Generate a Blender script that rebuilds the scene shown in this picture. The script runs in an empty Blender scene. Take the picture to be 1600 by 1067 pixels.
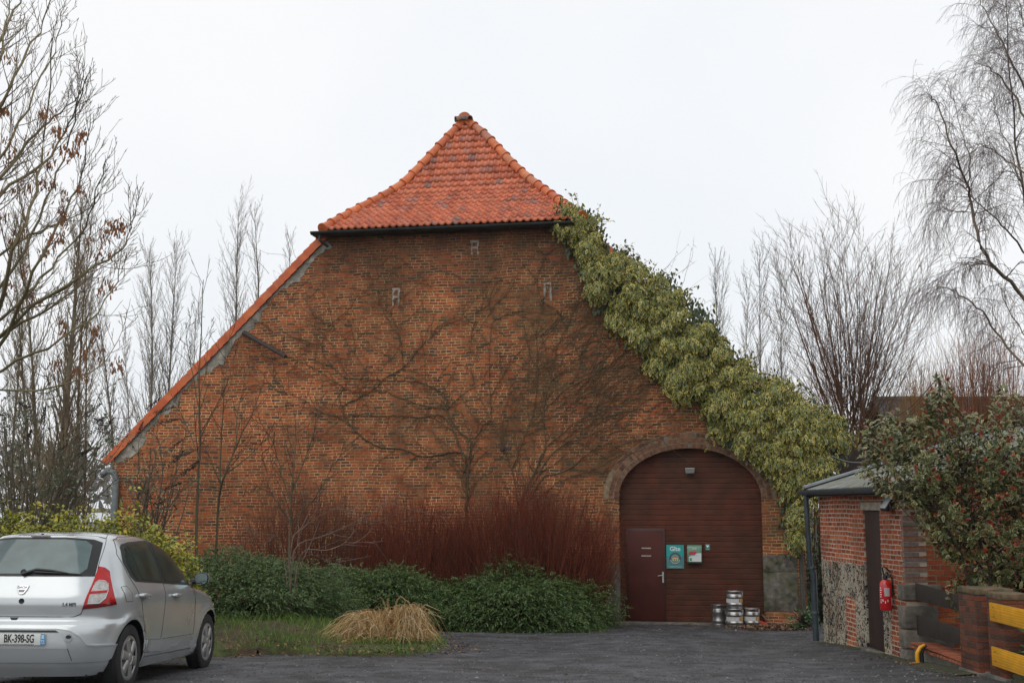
import bpy, bmesh, math, random
import numpy as np
from mathutils import Vector, Matrix
random.seed(7); rng = np.random.default_rng(11)
PI = math.pi
sc = bpy.context.scene
C = sc.collection
# ------------------------------------------------------------ camera
F, YH, CZ = 1900.0, 790.0, 2.494
PITCH = math.atan((YH-533.5)/F)
cam = bpy.data.cameras.new('camera'); cam.sensor_width = 36; cam.lens = 36*F/1600
cam.clip_end = 3000
co = bpy.data.objects.new('camera', cam); C.objects.link(co)
co.location = (0, 0, CZ); co.rotation_euler = (PI/2+PITCH, 0, 0); sc.camera = co
# ------------------------------------------------------------ sky and sun
SUN_EL, SUN_ROT = math.radians(48), math.radians(215)
w = bpy.data.worlds.new('World'); sc.world = w; w.use_nodes = True
nt = w.node_tree; nt.nodes.clear()
def N(nt, t, **k):
    n = nt.nodes.new(t)
    for a, b in k.items(): setattr(n, a, b)
    return n
sky = N(nt, 'ShaderNodeTexSky', sky_type='NISHITA', sun_disc=False, sun_elevation=SUN_EL, sun_rotation=SUN_ROT)
tc = N(nt, 'ShaderNodeTexCoord'); no = N(nt, 'ShaderNodeTexNoise'); no.inputs['Scale'].default_value = 2.2; no.inputs['Detail'].default_value = 4
rp = N(nt, 'ShaderNodeValToRGB'); e = rp.color_ramp.elements
e[0].position = .32; e[0].color = (.885, .925, .965, 1); e[1].position = .62; e[1].color = (.985, .99, 1.0, 1)
mu = N(nt, 'ShaderNodeVectorMath', operation='SCALE'); mu.inputs['Scale'].default_value = 10.3
mx = N(nt, 'ShaderNodeMix', data_type='RGBA'); mx.inputs['Factor'].default_value = .95
bg = N(nt, 'ShaderNodeBackground'); bg.inputs['Strength'].default_value = .1
ou = N(nt, 'ShaderNodeOutputWorld')
L = nt.links.new
L(tc.outputs['Generated'], no.inputs['Vector']); L(no.outputs['Fac'], rp.inputs['Fac']); L(rp.outputs['Color'], mu.inputs[0])
L(sky.outputs['Color'], mx.inputs['A']); L(mu.outputs[0], mx.inputs['B']); L(mx.outputs['Result'], bg.inputs['Color']); L(bg.outputs[0], ou.inputs[0])
sl = bpy.data.lights.new('sun', 'SUN'); sl.energy = .8; sl.angle = math.radians(55); sl.color = (1, .96, .9)
so = bpy.data.objects.new('sun', sl); C.objects.link(so)
so.rotation_euler = (PI/2-SUN_EL, 0, math.radians(-28)); so.location = (-10, -10, 30)
sc.view_settings.view_transform = 'Standard'; sc.view_settings.look = 'None'; sc.view_settings.exposure = 0; sc.view_settings.gamma = 1
# ------------------------------------------------------------ pixel helpers (photo pixels -> real depths)
def ray(px, py):
    x = (px-800)/F; z = (533.5-py)/F
    return Vector((x, math.cos(PITCH)-z*math.sin(PITCH), math.sin(PITCH)+z*math.cos(PITCH)))
def at(px, py, Y):
    d = ray(px, py); t = Y/d.y
    return Vector((d.x*t, Y, CZ+d.z*t))
def G(x, y):
    yy = min(max(y, 8.0), 27.0)
    z = CZ-(1.212+.049*yy)
    return z + .02*math.sin(x*1.3+y*.7)*math.sin(y*.9-x*.4)
# ------------------------------------------------------------ materials
MATS = {}
def mat(name, col=(.5,.5,.5), rough=.6, metal=0, var=0, scale=8, bump=0, bscale=40, attr=None, col2=None, emit=None, coat=0, spec=None, stops=None):
    if name in MATS: return MATS[name]
    m = bpy.data.materials.new(name); m.use_nodes = True; MATS[name] = m
    nt = m.node_tree; b = nt.nodes['Principled BSDF']; L = nt.links.new
    b.inputs['Base Color'].default_value = (*col, 1); b.inputs['Roughness'].default_value = rough; b.inputs['Metallic'].default_value = metal
    if coat: b.inputs['Coat Weight'].default_value = coat; b.inputs['Coat Roughness'].default_value = .06
    if spec is not None: b.inputs['Specular IOR Level'].default_value = spec
    tc = N(nt, 'ShaderNodeTexCoord')
    src = None
    if attr:
        at_ = N(nt, 'ShaderNodeAttribute', attribute_name=attr)
        r = N(nt, 'ShaderNodeValToRGB'); src = r.outputs['Color']
        st = stops or [(0, col), (1, col2)]
        el = r.color_ramp.elements
        while len(el) < len(st): el.new(.5)
        for q, (p, c) in zip(el, st): q.position = p; q.color = (*c, 1)
        for q, (p, c) in zip(el, st): q.position = p; q.color = (*c, 1)
        L(at_.outputs['Fac'], r.inputs['Fac'])
    if var:
        n = N(nt, 'ShaderNodeTexNoise'); n.inputs['Scale'].default_value = scale; n.inputs['Detail'].default_value = 6
        L(tc.outputs['Object'], n.inputs['Vector'])
        mr = N(nt, 'ShaderNodeMapRange'); mr.inputs['From Min'].default_value = .3; mr.inputs['From Max'].default_value = .7
        mr.inputs['To Min'].default_value = 1-var; mr.inputs['To Max'].default_value = 1+var
        L(n.outputs['Fac'], mr.inputs['Value'])
        vm = N(nt, 'ShaderNodeVectorMath', operation='SCALE')
        if src: L(src, vm.inputs[0])
        elif col2:
            mm = N(nt, 'ShaderNodeMix', data_type='RGBA'); mm.inputs['A'].default_value = (*col, 1); mm.inputs['B'].default_value = (*col2, 1)
            n2 = N(nt, 'ShaderNodeTexNoise'); n2.inputs['Scale'].default_value = scale*.35; n2.inputs['Detail'].default_value = 5
            L(tc.outputs['Object'], n2.inputs['Vector'])
            m2 = N(nt, 'ShaderNodeMapRange'); m2.inputs['From Min'].default_value = .4; m2.inputs['From Max'].default_value = .62; L(n2.outputs['Fac'], m2.inputs['Value'])
            L(m2.outputs[0], mm.inputs['Factor']); L(mm.outputs['Result'], vm.inputs[0])
        else: vm.inputs[0].default_value = col
        L(mr.outputs[0], vm.inputs['Scale']); src = vm.outputs[0]
    if src: L(src, b.inputs['Base Color'])
    if bump:
        n = N(nt, 'ShaderNodeTexNoise'); n.inputs['Scale'].default_value = bscale; n.inputs['Detail'].default_value = 5
        L(tc.outputs['Object'], n.inputs['Vector'])
        bp = N(nt, 'ShaderNodeBump'); bp.inputs['Strength'].default_value = 1; bp.inputs['Distance'].default_value = bump
        L(n.outputs['Fac'], bp.inputs['Height']); L(bp.outputs[0], b.inputs['Normal'])
    if emit: b.inputs['Emission Color'].default_value = (*emit, 1); b.inputs['Emission Strength'].default_value = 1
    return m

def brick_mat(name, axis, bw, bh, mortar, cols, mcol, dist=.006, stain=None, flint=None, uoff=0.0, msize=.012, algae=0.0, tone=1.0, mdark=.42, sway=.10):
    """axis 0: wall runs along local X, axis 1: along local Y."""
    m = bpy.data.materials.new(name); m.use_nodes = True
    nt = m.node_tree; b = nt.nodes['Principled BSDF']; L = nt.links.new
    b.inputs['Roughness'].default_value = .85; b.inputs['Specular IOR Level'].default_value = .25
    tc = N(nt, 'ShaderNodeTexCoord'); sp = N(nt, 'ShaderNodeSeparateXYZ'); L(tc.outputs['Object'], sp.inputs[0])
    cb = N(nt, 'ShaderNodeCombineXYZ'); L(sp.outputs[axis], cb.inputs[0]); L(sp.outputs[2], cb.inputs[1])
    def noise(s, d=5, v=None):
        n = N(nt, 'ShaderNodeTexNoise'); n.inputs['Scale'].default_value = s; n.inputs['Detail'].default_value = d
        L(v or tc.outputs['Object'], n.inputs['Vector']); return n
    def mapr(v, a, b_, c, d):
        r = N(nt, 'ShaderNodeMapRange'); 
        for k, x in zip(('From Min','From Max','To Min','To Max'), (a, b_, c, d)): r.inputs[k].default_value = x
        L(v, r.inputs['Value']); return r.outputs[0]
    def mix(f, a, b_, bt='MIX'):
        x = N(nt, 'ShaderNodeMix', data_type='RGBA', blend_type=bt)
        for s, v in (('Factor', f), ('A', a), ('B', b_)):
            if isinstance(v, (int, float)): x.inputs[s].default_value = v
            elif isinstance(v, tuple): x.inputs[s].default_value = (*v, 1)
            else: L(v, x.inputs[s])
        return x.outputs['Result']
    # wobble of the courses: slow and fast
    nz = noise(14, 3); nz2 = noise(1.1, 2)
    s1 = N(nt, 'ShaderNodeVectorMath', operation='SUBTRACT'); L(nz.outputs['Color'], s1.inputs[0]); s1.inputs[1].default_value = (.5,.5,.5)
    s2 = N(nt, 'ShaderNodeVectorMath', operation='SCALE'); L(s1.outputs[0], s2.inputs[0]); s2.inputs['Scale'].default_value = dist*3
    s3 = N(nt, 'ShaderNodeVectorMath', operation='SUBTRACT'); L(nz2.outputs['Color'], s3.inputs[0]); s3.inputs[1].default_value = (.5,.5,.5)
    s4 = N(nt, 'ShaderNodeVectorMath', operation='SCALE'); L(s3.outputs[0], s4.inputs[0]); s4.inputs['Scale'].default_value = sway
    a1 = N(nt, 'ShaderNodeVectorMath', operation='ADD'); L(cb.outputs[0], a1.inputs[0]); L(s2.outputs[0], a1.inputs[1])
    a2 = N(nt, 'ShaderNodeVectorMath', operation='ADD'); L(a1.outputs[0], a2.inputs[0]); L(s4.outputs[0], a2.inputs[1])
    a3 = N(nt, 'ShaderNodeVectorMath', operation='ADD'); L(a2.outputs[0], a3.inputs[0]); a3.inputs[1].default_value = (20+uoff, 20, 0)
    br = N(nt, 'ShaderNodeTexBrick', offset=.5, squash=.62, squash_frequency=3)
    for k, v in (('Scale', 1), ('Mortar Size', msize*.5), ('Mortar Smooth', .35), ('Bias', 0), ('Brick Width', bw), ('Row Height', bh)): br.inputs[k].default_value = v
    br.inputs['Color1'].default_value = (0,0,0,1); br.inputs['Color2'].default_value = (1,1,1,1); br.inputs['Mortar'].default_value = (.5,.5,.5,1)
    L(a3.outputs[0], br.inputs['Vector'])
    rp = N(nt, 'ShaderNodeValToRGB'); el = rp.color_ramp.elements
    while len(el) < len(cols): el.new(.5)
    for i, (q, c) in enumerate(zip(el, cols)): q.position = i/(len(cols)-1)
    for i, (q, c) in enumerate(zip(el, cols)): q.position = i/(len(cols)-1); q.color = (*c, 1)
    L(br.outputs['Color'], rp.inputs['Fac'])
    fine = noise(60, 6)
    bc = mix(1.0, rp.outputs['Color'], mapr(fine.outputs['Fac'], .3, .7, .62, 1.32), 'MULTIPLY')
    # patchy mortar: washed out or blackened in places
    mp = noise(2.3, 6); mc = mix(mapr(mp.outputs['Fac'], .42, .62, 0, 1), mcol, tuple(x*mdark for x in mcol))
    col = mix(br.outputs['Fac'], bc, mc)
    # broad weathering
    big = noise(.55, 6); col = mix(1.0, col, mapr(big.outputs['Fac'], .3, .7, .55*tone, 1.22*tone), 'MULTIPLY')
    med = noise(3.1, 7); col = mix(mapr(med.outputs['Fac'], .58, .76, 0, .42), col, (.045, .03, .022))
    h = br.outputs['Fac']
    if algae:
        # greenish-grey film on the right and low part of the wall
        gx = mapr(sp.outputs[axis], 3.5, 10.5, .12, 1); ng = noise(.8, 6)
        mm = N(nt, 'ShaderNodeMath', operation='MULTIPLY'); L(gx, mm.inputs[0]); L(mapr(ng.outputs['Fac'], .34, .62, 0, 1), mm.inputs[1])
        m3 = N(nt, 'ShaderNodeMath', operation='MULTIPLY'); L(mm.outputs[0], m3.inputs[0]); m3.inputs[1].default_value = algae
        col = mix(m3.outputs[0], col, (.075, .06, .028))
    if stain:
        z0, z1 = stain
        ns = noise(1.6, 5); mm = N(nt, 'ShaderNodeMath', operation='MULTIPLY'); L(mapr(sp.outputs[2], z0, z1, 0, 1), mm.inputs[0]); L(mapr(ns.outputs['Fac'], .3, .6, .35, 1), mm.inputs[1])
        col = mix(mm.outputs[0], col, (.05, .03, .026))
    if flint:
        v = N(nt, 'ShaderNodeTexVoronoi'); v.inputs['Scale'].default_value = 19; 
        nw = noise(9, 3); wv = mix(.12, tc.outputs['Object'], nw.outputs['Color'], 'ADD'); L(wv, v.inputs['Vector'])
        fr = N(nt, 'ShaderNodeValToRGB'); e_ = fr.color_ramp.elements
        fs = [(0, (.012,.012,.013)), (.35, (.03,.028,.026)), (.47, (.12,.10,.07)), (.56,(.24,.13,.05)), (.66, (.42,.38,.30)), (1, (.05,.05,.05))]
        while len(e_) < len(fs): e_.new(.5)
        for q, (p, c) in zip(e_, fs): q.position = p
        for q, (p, c) in zip(e_, fs): q.position = p; q.color = (*c, 1)
        L(v.outputs['Color'], fr.inputs['Fac'])
        vd = N(nt, 'ShaderNodeTexVoronoi', feature='DISTANCE_TO_EDGE'); vd.inputs['Scale'].default_value = 19; L(wv, vd.inputs['Vector'])
        patch = noise(1.7, 4)
        thr = N(nt, 'ShaderNodeMath', operation='ADD'); L(mapr(patch.outputs['Fac'], .42, .66, 0, .11), thr.inputs[0]); thr.inputs[1].default_value = .02
        gt = N(nt, 'ShaderNodeMath', operation='SUBTRACT'); L(vd.outputs['Distance'], gt.inputs[0]); L(thr.outputs[0], gt.inputs[1])
        isf = mapr(gt.outputs[0], 0, .02, 0, 1)
        fcol = mix(isf, (.52,.46,.36), fr.outputs['Color'])
        zn = noise(5, 3); za = N(nt, 'ShaderNodeMath', operation='ADD'); L(sp.outputs[2], za.inputs[0]); L(mapr(zn.outputs['Fac'], .3, .7, -.08, .08), za.inputs[1])
        lo = mapr(za.outputs[0], flint[0]-.01, flint[0]+.01, 1, 0)
        # brick quoins and a brick rib stay brick
        ex = None
        for a_, b_, zm in flint[1]:
            g1 = mapr(sp.outputs[axis], a_-.01, a_+.01, 0, 1); g2 = mapr(sp.outputs[axis], b_-.01, b_+.01, 1, 0)
            k0 = N(nt, 'ShaderNodeMath', operation='MULTIPLY'); L(g1, k0.inputs[0]); L(g2, k0.inputs[1]); k = N(nt, 'ShaderNodeMath', operation='MULTIPLY'); L(k0.outputs[0], k.inputs[0]); L(mapr(za.outputs[0], zm-.02, zm+.02, 1, 0), k.inputs[1])
            if ex is None: ex = k.outputs[0]
            else:
                s_ = N(nt, 'ShaderNodeMath', operation='MAXIMUM'); L(ex, s_.inputs[0]); L(k.outputs[0], s_.inputs[1]); ex = s_.outputs[0]
        inv = mapr(ex, 0, 1, 1, 0); k = N(nt, 'ShaderNodeMath', operation='MULTIPLY'); L(lo, k.inputs[0]); L(inv, k.inputs[1])
        col = mix(k.outputs[0], col, fcol)
        hh = N(nt, 'ShaderNodeMix', data_type='FLOAT'); L(k.outputs[0], hh.inputs['Factor']); L(h, hh.inputs[2]); L(mapr(isf, 0, 1, 1, 0), hh.inputs[3]); h = hh.outputs[0]
    L(col, b.inputs['Base Color'])
    hs = N(nt, 'ShaderNodeMath', operation='MULTIPLY_ADD'); L(h, hs.inputs[0]); hs.inputs[1].default_value = -1
    L(mapr(fine.outputs['Fac'], .3, .7, 0, .6), hs.inputs[2])
    bp = N(nt, 'ShaderNodeBump'); bp.inputs['Strength'].default_value = .9; bp.inputs['Distance'].default_value = .012
    L(hs.outputs[0], bp.inputs['Height']); L(bp.outputs[0], b.inputs['Normal'])
    return m
# ------------------------------------------------------------ object helpers
def tag(o, label, cat, group=None, kind=None):
    if label: o['label'] = label
    if cat: o['category'] = cat
    if group: o['group'] = group
    if kind: o['kind'] = kind
    return o
def thing(name, label, cat, loc=(0,0,0), rz=0, group=None):
    o = bpy.data.objects.new(name, None); C.objects.link(o); o.location = loc; o.rotation_euler = (0,0,rz); o.empty_display_size = .2
    return tag(o, label, cat, group)
def link(name, me, mats, parent=None, smooth=False):
    o = bpy.data.objects.new(name, me); C.objects.link(o)
    if mats is not None:
        for m in (mats if isinstance(mats, (list, tuple)) else [mats]): me.materials.append(m)
    if smooth: me.polygons.foreach_set('use_smooth', [True]*len(me.polygons))
    if parent: o.parent = parent
    return o
class MB:
    def __init__(s): s.v = []; s.f = []; s.r = []; s.m = []
    def add(s, V, Fs, r=.5, mi=0):
        b = len(s.v); s.v.extend([tuple(p) for p in V])
        for f in Fs: s.f.append(tuple(i+b for i in f)); s.r.append(r); s.m.append(mi)
        return s
    def box(s, x0, x1, y0, y1, z0, z1, r=.5, M=None, mi=0):
        V = [Vector(p) for p in ((x0,y0,z0),(x1,y0,z0),(x1,y1,z0),(x0,y1,z0),(x0,y0,z1),(x1,y0,z1),(x1,y1,z1),(x0,y1,z1))]
        if M is not None: V = [M @ p for p in V]
        return s.add(V, [(0,3,2,1),(4,5,6,7),(0,1,5,4),(1,2,6,5),(2,3,7,6),(3,0,4,7)], r, mi)
    def tube(s, pts, rad, n=6, r=.5, cap=True, mi=0):
        pts = [Vector(p) for p in pts]; rad = rad if isinstance(rad, (list,tuple)) else [rad]*len(pts)
        V = []; up = Vector((0,0,1)); pu = None
        for i, p in enumerate(pts):
            t = (pts[min(i+1, len(pts)-1)]-pts[max(i-1, 0)]).normalized()
            if pu is None:
                a = up if abs(t.z) < .9 else Vector((1,0,0)); u = t.cross(a).normalized()
            else:
                u = (pu-t*pu.dot(t)).normalized()
            pu = u; v_ = t.cross(u)
            for k in range(n):
                A = 2*PI*k/n; V.append(p+(u*math.cos(A)+v_*math.sin(A))*rad[i])
        Fs = [(i*n+k, i*n+(k+1)%n, (i+1)*n+(k+1)%n, (i+1)*n+k) for i in range(len(pts)-1) for k in range(n)]
        if cap: Fs += [tuple(range(n-1,-1,-1)), tuple((len(pts)-1)*n+k for k in range(n))]
        return s.add(V, Fs, r, mi)
    def lathe(s, prof, n=24, M=None, r=.5, mi=0, mfun=None):
        """prof: (radius, height) about local Z."""
        V = []
        for (a, h) in prof:
            for k in range(n):
                A = 2*PI*k/n; p = Vector((a*math.cos(A), a*math.sin(A), h)); V.append(M @ p if M is not None else p)
        b = len(s.v); s.v.extend([tuple(p) for p in V])
        for i in range(len(prof)-1):
            for k in range(n):
                s.f.append((b+i*n+k, b+i*n+(k+1)%n, b+(i+1)*n+(k+1)%n, b+(i+1)*n+k)); s.r.append(r); s.m.append(mfun(i) if mfun else mi)
        return s
    def prism(s, poly, y0, y1, r=.5, M=None, mi=0):
        """poly in (x,z), extruded along y."""
        n = len(poly); V = [Vector((x, y0, z)) for x, z in poly]+[Vector((x, y1, z)) for x, z in poly]
        if M is not None: V = [M @ p for p in V]
        Fs = [tuple(range(n)), tuple(range(2*n-1, n-1, -1))]+[(i, i+n, (i+1)%n+n, (i+1)%n) for i in range(n)]
        return s.add(V, Fs, r, mi)
    def build(s, name, mats, parent=None, smooth=False, bevel=0):
        me = bpy.data.meshes.new(name); me.from_pydata(s.v, [], s.f)
        if bevel:
            bm = bmesh.new(); bm.from_mesh(me); bmesh.ops.remove_doubles(bm, verts=bm.verts, dist=1e-5)
            ed = [e for e in bm.edges if len(e.link_faces) == 2 and e.calc_face_angle(0) > .6]
            bmesh.ops.bevel(bm, geom=ed, offset=bevel, segments=2, affect='EDGES', profile=.5); bm.to_mesh(me); bm.free()
        else:
            a = me.attributes.new('rnd', 'FLOAT', 'FACE'); a.data.foreach_set('value', s.r)
            if any(s.m): me.polygons.foreach_set('material_index', s.m)
        o = link(name, me, mats, parent, smooth)
        if bevel or smooth:
            try: me.set_sharp_from_angle(angle=math.radians(40))
            except Exception: pass
        me.update(); return o
def np_mesh(name, V, Fa, mats, parent=None, smooth=False, rnd=None, vattr=None):
    """V (n,3) array, Fa (m,k) array of equal-size faces."""
    me = bpy.data.meshes.new(name); k = Fa.shape[1]
    me.vertices.add(len(V)); me.vertices.foreach_set('co', np.asarray(V, np.float32).ravel())
    me.loops.add(Fa.size); me.loops.foreach_set('vertex_index', Fa.astype(np.int32).ravel())
    me.polygons.add(len(Fa)); me.polygons.foreach_set('loop_start', np.arange(0, Fa.size, k, dtype=np.int32))
    me.update(calc_edges=True); me.validate()
    if rnd is not None and len(me.polygons) == len(Fa):
        a = me.attributes.new('rnd', 'FLOAT', 'FACE'); a.data.foreach_set('value', np.asarray(rnd, np.float32))
    if vattr is not None:
        a = me.attributes.new('edge', 'FLOAT', 'POINT'); a.data.foreach_set('value', np.asarray(vattr, np.float32))
    return link(name, me, mats, parent, smooth)
def tubes_np(name, lines, sides, mats, parent=None):
    """lines: list of (pts list, radii list); one smooth mesh of thin tubes."""
    by = {}
    for p, r in lines: by.setdefault(len(p), []).append((p, r))
    Vs, Fs, Rn, off = [], [], [], 0
    for n, ls in by.items():
        P = np.array([[tuple(q) for q in p] for p, r in ls], float); R = np.array([r for p, r in ls], float)
        T = np.empty_like(P); T[:,1:-1] = P[:,2:]-P[:,:-2]; T[:,0] = P[:,1]-P[:,0]; T[:,-1] = P[:,-1]-P[:,-2]
        T /= np.linalg.norm(T, axis=2, keepdims=True)+1e-9
        A = np.zeros_like(T); A[...,2] = 1; m = np.abs(T[...,2]).mean(1) > .8; A[m] = (1, .02, 0)
        U = np.cross(T, A); U /= np.linalg.norm(U, axis=2, keepdims=True)+1e-9; W = np.cross(T, U)
        an = np.arange(sides)*2*PI/sides
        V = P[:,:,None]+R[:,:,None,None]*(U[:,:,None]*np.cos(an)[None,None,:,None]+W[:,:,None]*np.sin(an)[None,None,:,None])
        m_ = len(ls); Vs.append(V.reshape(-1, 3))
        base = (np.arange(m_)*n*sides)[:,None,None]+(np.arange(n-1)*sides)[None,:,None]; k = np.arange(sides)[None,None,:]; k2 = (k+1) % sides
        f = np.stack([base+k, base+k2, base+sides+k2, base+sides+k], -1).reshape(-1, 4)+off
        Fs.append(f); Rn.append(np.repeat(rng.random(m_), (n-1)*sides)); off += m_*n*sides
    return np_mesh(name, np.concatenate(Vs), np.concatenate(Fs), mats, parent, True, np.concatenate(Rn))
def scatter(name, TV, TF, pos, D, Nn, S, mats, parent=None, tedge=None, rnd=None, smooth=False):
    """instances of a little template merged to one mesh: D long axis, Nn normal, S scale."""
    D = D/(np.linalg.norm(D, axis=1, keepdims=True)+1e-9)
    X = np.cross(D, Nn); X /= np.linalg.norm(X, axis=1, keepdims=True)+1e-9; Z = np.cross(X, D)
    TV = np.asarray(TV, float); S = np.asarray(S)[:,None,None]
    V = pos[:,None,:]+S*(TV[None,:,0:1]*X[:,None]+TV[None,:,1:2]*D[:,None]+TV[None,:,2:3]*Z[:,None])
    n, k = len(pos), len(TV); TF = np.asarray(TF)
    Fa = (TF[None]+(np.arange(n)*k)[:,None,None]).reshape(-1, TF.shape[1])
    r = rng.random(n) if rnd is None else rnd
    return np_mesh(name, V.reshape(-1, 3), Fa, mats, parent, smooth, np.repeat(r, len(TF)), None if tedge is None else np.tile(tedge, n))
def rdir(n, up=0.0):
    d = rng.normal(size=(n, 3)); d /= np.linalg.norm(d, axis=1, keepdims=True); d[:,2] += up
    return d/np.linalg.norm(d, axis=1, keepdims=True)
def text(name, s, size, m, parent, M, ext=.001, align='CENTER', xs=1.0, bold=0):
    cu = bpy.data.curves.new(name, 'FONT'); cu.body = s; cu.size = size; cu.extrude = ext; cu.align_x = align; cu.align_y = 'CENTER'; cu.offset = bold
    t = bpy.data.objects.new('tmp', cu); C.objects.link(t); dg = bpy.context.evaluated_depsgraph_get(); dg.update()
    me = bpy.data.meshes.new_from_object(t.evaluated_get(dg)); bpy.data.objects.remove(t)
    me.transform(M @ Matrix.Diagonal((xs, 1, 1, 1))); me.materials.clear(); me.name = name
    return link(name, me, m, parent)
# text frame whose front looks towards local -Y
FRONT = Matrix.Rotation(PI/2, 4, 'X')
# ============================================================ BARN
TH = math.radians(11)
U3 = Vector((math.cos(TH), -math.sin(TH), 0)); N3 = Vector((math.sin(TH), math.cos(TH), 0))
O3 = Vector((-9.6, 29.0, 0))
def WL(px, py, w=0.0):
    """photo pixel -> (u, z) on the gable plane (or a plane w metres behind it)"""
    d = ray(px, py); c = Vector((0,0,CZ)); t = ((O3+N3*w)-c).dot(N3)/d.dot(N3); p = c+d*t-O3
    return p.dot(U3), p.z
def BW(u, w, z): return O3+U3*u+N3*w+Vector((0,0,z))
barn = thing('barn', 'large red brick barn with half hipped orange pantile roof and arched doorway', 'barn', O3, -TH)
BR = [(.27,.054,.022), (.36,.080,.028), (.15,.042,.024), (.44,.105,.032), (.29,.066,.028), (.085,.045,.036), (.37,.12,.050), (.22,.058,.028)]
m_brick = brick_mat('old_brick', 0, .215, .066, .01, BR, (.55,.375,.18), stain=(7.0, 10.2), algae=.68, msize=.018, tone=1.28)
m_brick_s = brick_mat('old_brick_side', 1, .215, .066, .01, BR, (.50,.35,.20), msize=.016)
m_orange = mat('orange_tile', attr='rnd', stops=[(0,(.42,.085,.022)),(.5,(.58,.14,.035)),(.85,(.56,.17,.06)),(1,(.30,.11,.075))], var=.22, scale=9, rough=.42, bump=.003, bscale=60)
m_pan = mat('pantile', attr='rnd', stops=[(0,(.40,.085,.035)),(.45,(.55,.14,.055)),(.8,(.52,.15,.075)),(.93,(.38,.13,.085)),(1,(.24,.12,.10))], var=.3, scale=4, rough=.28, bump=.003, bscale=50)
m_zinc = mat('weathered_zinc', (.075,.085,.09), .5, .4, var=.3, scale=6)
m_darkzinc = mat('dark_gutter', (.022,.025,.025), .45, .2, var=.3, scale=5)
uL0, _ = WL(172, 740); uR0 = 16.0
u_l, z_l = WL(172, 712); u_e, z_e = WL(507, 367)
sl = (z_e-z_l)/(u_e-u_l)
# hip outline: photo points with their set-back behind the gable
sil = [(504.6,359,-.3),(555.6,330.5,.75),(606.6,305,1.45),(632,287.5,1.75),(657.6,262,2.05),(683,235,2.35),(708.6,208,2.65),(724,190,2.85)]
hip = []
for px, py, w_ in sil:
    u, z = WL(px, py, w_); hip.append((w_, u, z))
u_r = WL(727, 187, 2.9)[0]            # ridge line
silr = [(908,341),(896.6,329),(874,316),(845.6,295.4),(813.7,271.5),(791.4,249),(766,220.5),(737,193.5)]
hip[-1] = (hip[-1][0], u_r, hip[-1][2]); z_top = hip[-1][2]
hz = [h[2] for h in hip]; hw = [h[0] for h in hip]; hu = [h[1] for h in hip]
def hipw(z): return float(np.interp(z, hz, hw))
def hipu(z): return float(np.interp(z, hz, hu))
rz, ru = [], []
for px, py in silr:
    w_ = 1.0
    for _ in range(40): u, z = WL(px, py, w_); w_ = .5*w_+.5*hipw(z)
    rz.append(z); ru.append(u)
rz.append(z_top); ru.append(u_r)
def hipr(z): return float(np.interp(z, rz, ru))
u_er = hipr(z_e); uRb = WL(1264, 700)[0]
print('barn', 'u_l', u_l, 'z_l', z_l, 'u_e', u_e, 'z_e', z_e, 'ridge', u_r, z_top, 'uRb', uRb, 'slope', sl)
print('hip', [(round(a,2), round(b,2), round(c,2)) for a,b,c in hip])
zg = -.25
A0, A1 = WL(968, 900)[0], WL(1193, 900)[0]; zs = WL(968, 778)[1]; zt = WL(1080, 700)[1]
ac, aw = (A0+A1)/2, (A1-A0)/2
uRw = uRb-.14
arch = [(ac+aw*math.cos(a), zs+(zt-zs)*math.sin(a)) for a in np.linspace(0, PI, 25)]
out = [(u_l+.1, zg), (A0, zg)]+[(A0, zs)]+arch[::-1][1:-1]+[(A1, zs), (A1, zg), (uRw, zg), (uRw, z_l-.05), (u_er, z_e-.03), (u_e, z_e-.03), (u_l+.1, z_l-.05)]
mb = MB(); mb.prism(out, 0, .2); wall = mb.build('gable_wall', m_brick, barn)
# triangulate cleanly
bm = bmesh.new(); bm.from_mesh(wall.data); bmesh.ops.triangulate(bm, faces=[f for f in bm.faces if len(f.verts) > 4]); bmesh.ops.recalc_face_normals(bm, faces=bm.faces); bm.to_mesh(wall.data); bm.free()
BL = 20.0
MB().box(u_l+.1, u_l+.3, .2, BL, zg, z_l-.05).build('side_wall', m_brick_s, barn)
MB().box(uRw-.2, uRw, .2, BL, zg, z_l-.05).build('side_wall', m_brick_s, barn)
MB().prism([(u_l+.1,zg),(uRw,zg),(uRw,z_l-.1),(u_r,z_top-.6),(u_l+.1,z_l-.1)], BL-.2, BL).build('back_wall', m_brick, barn)
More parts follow.
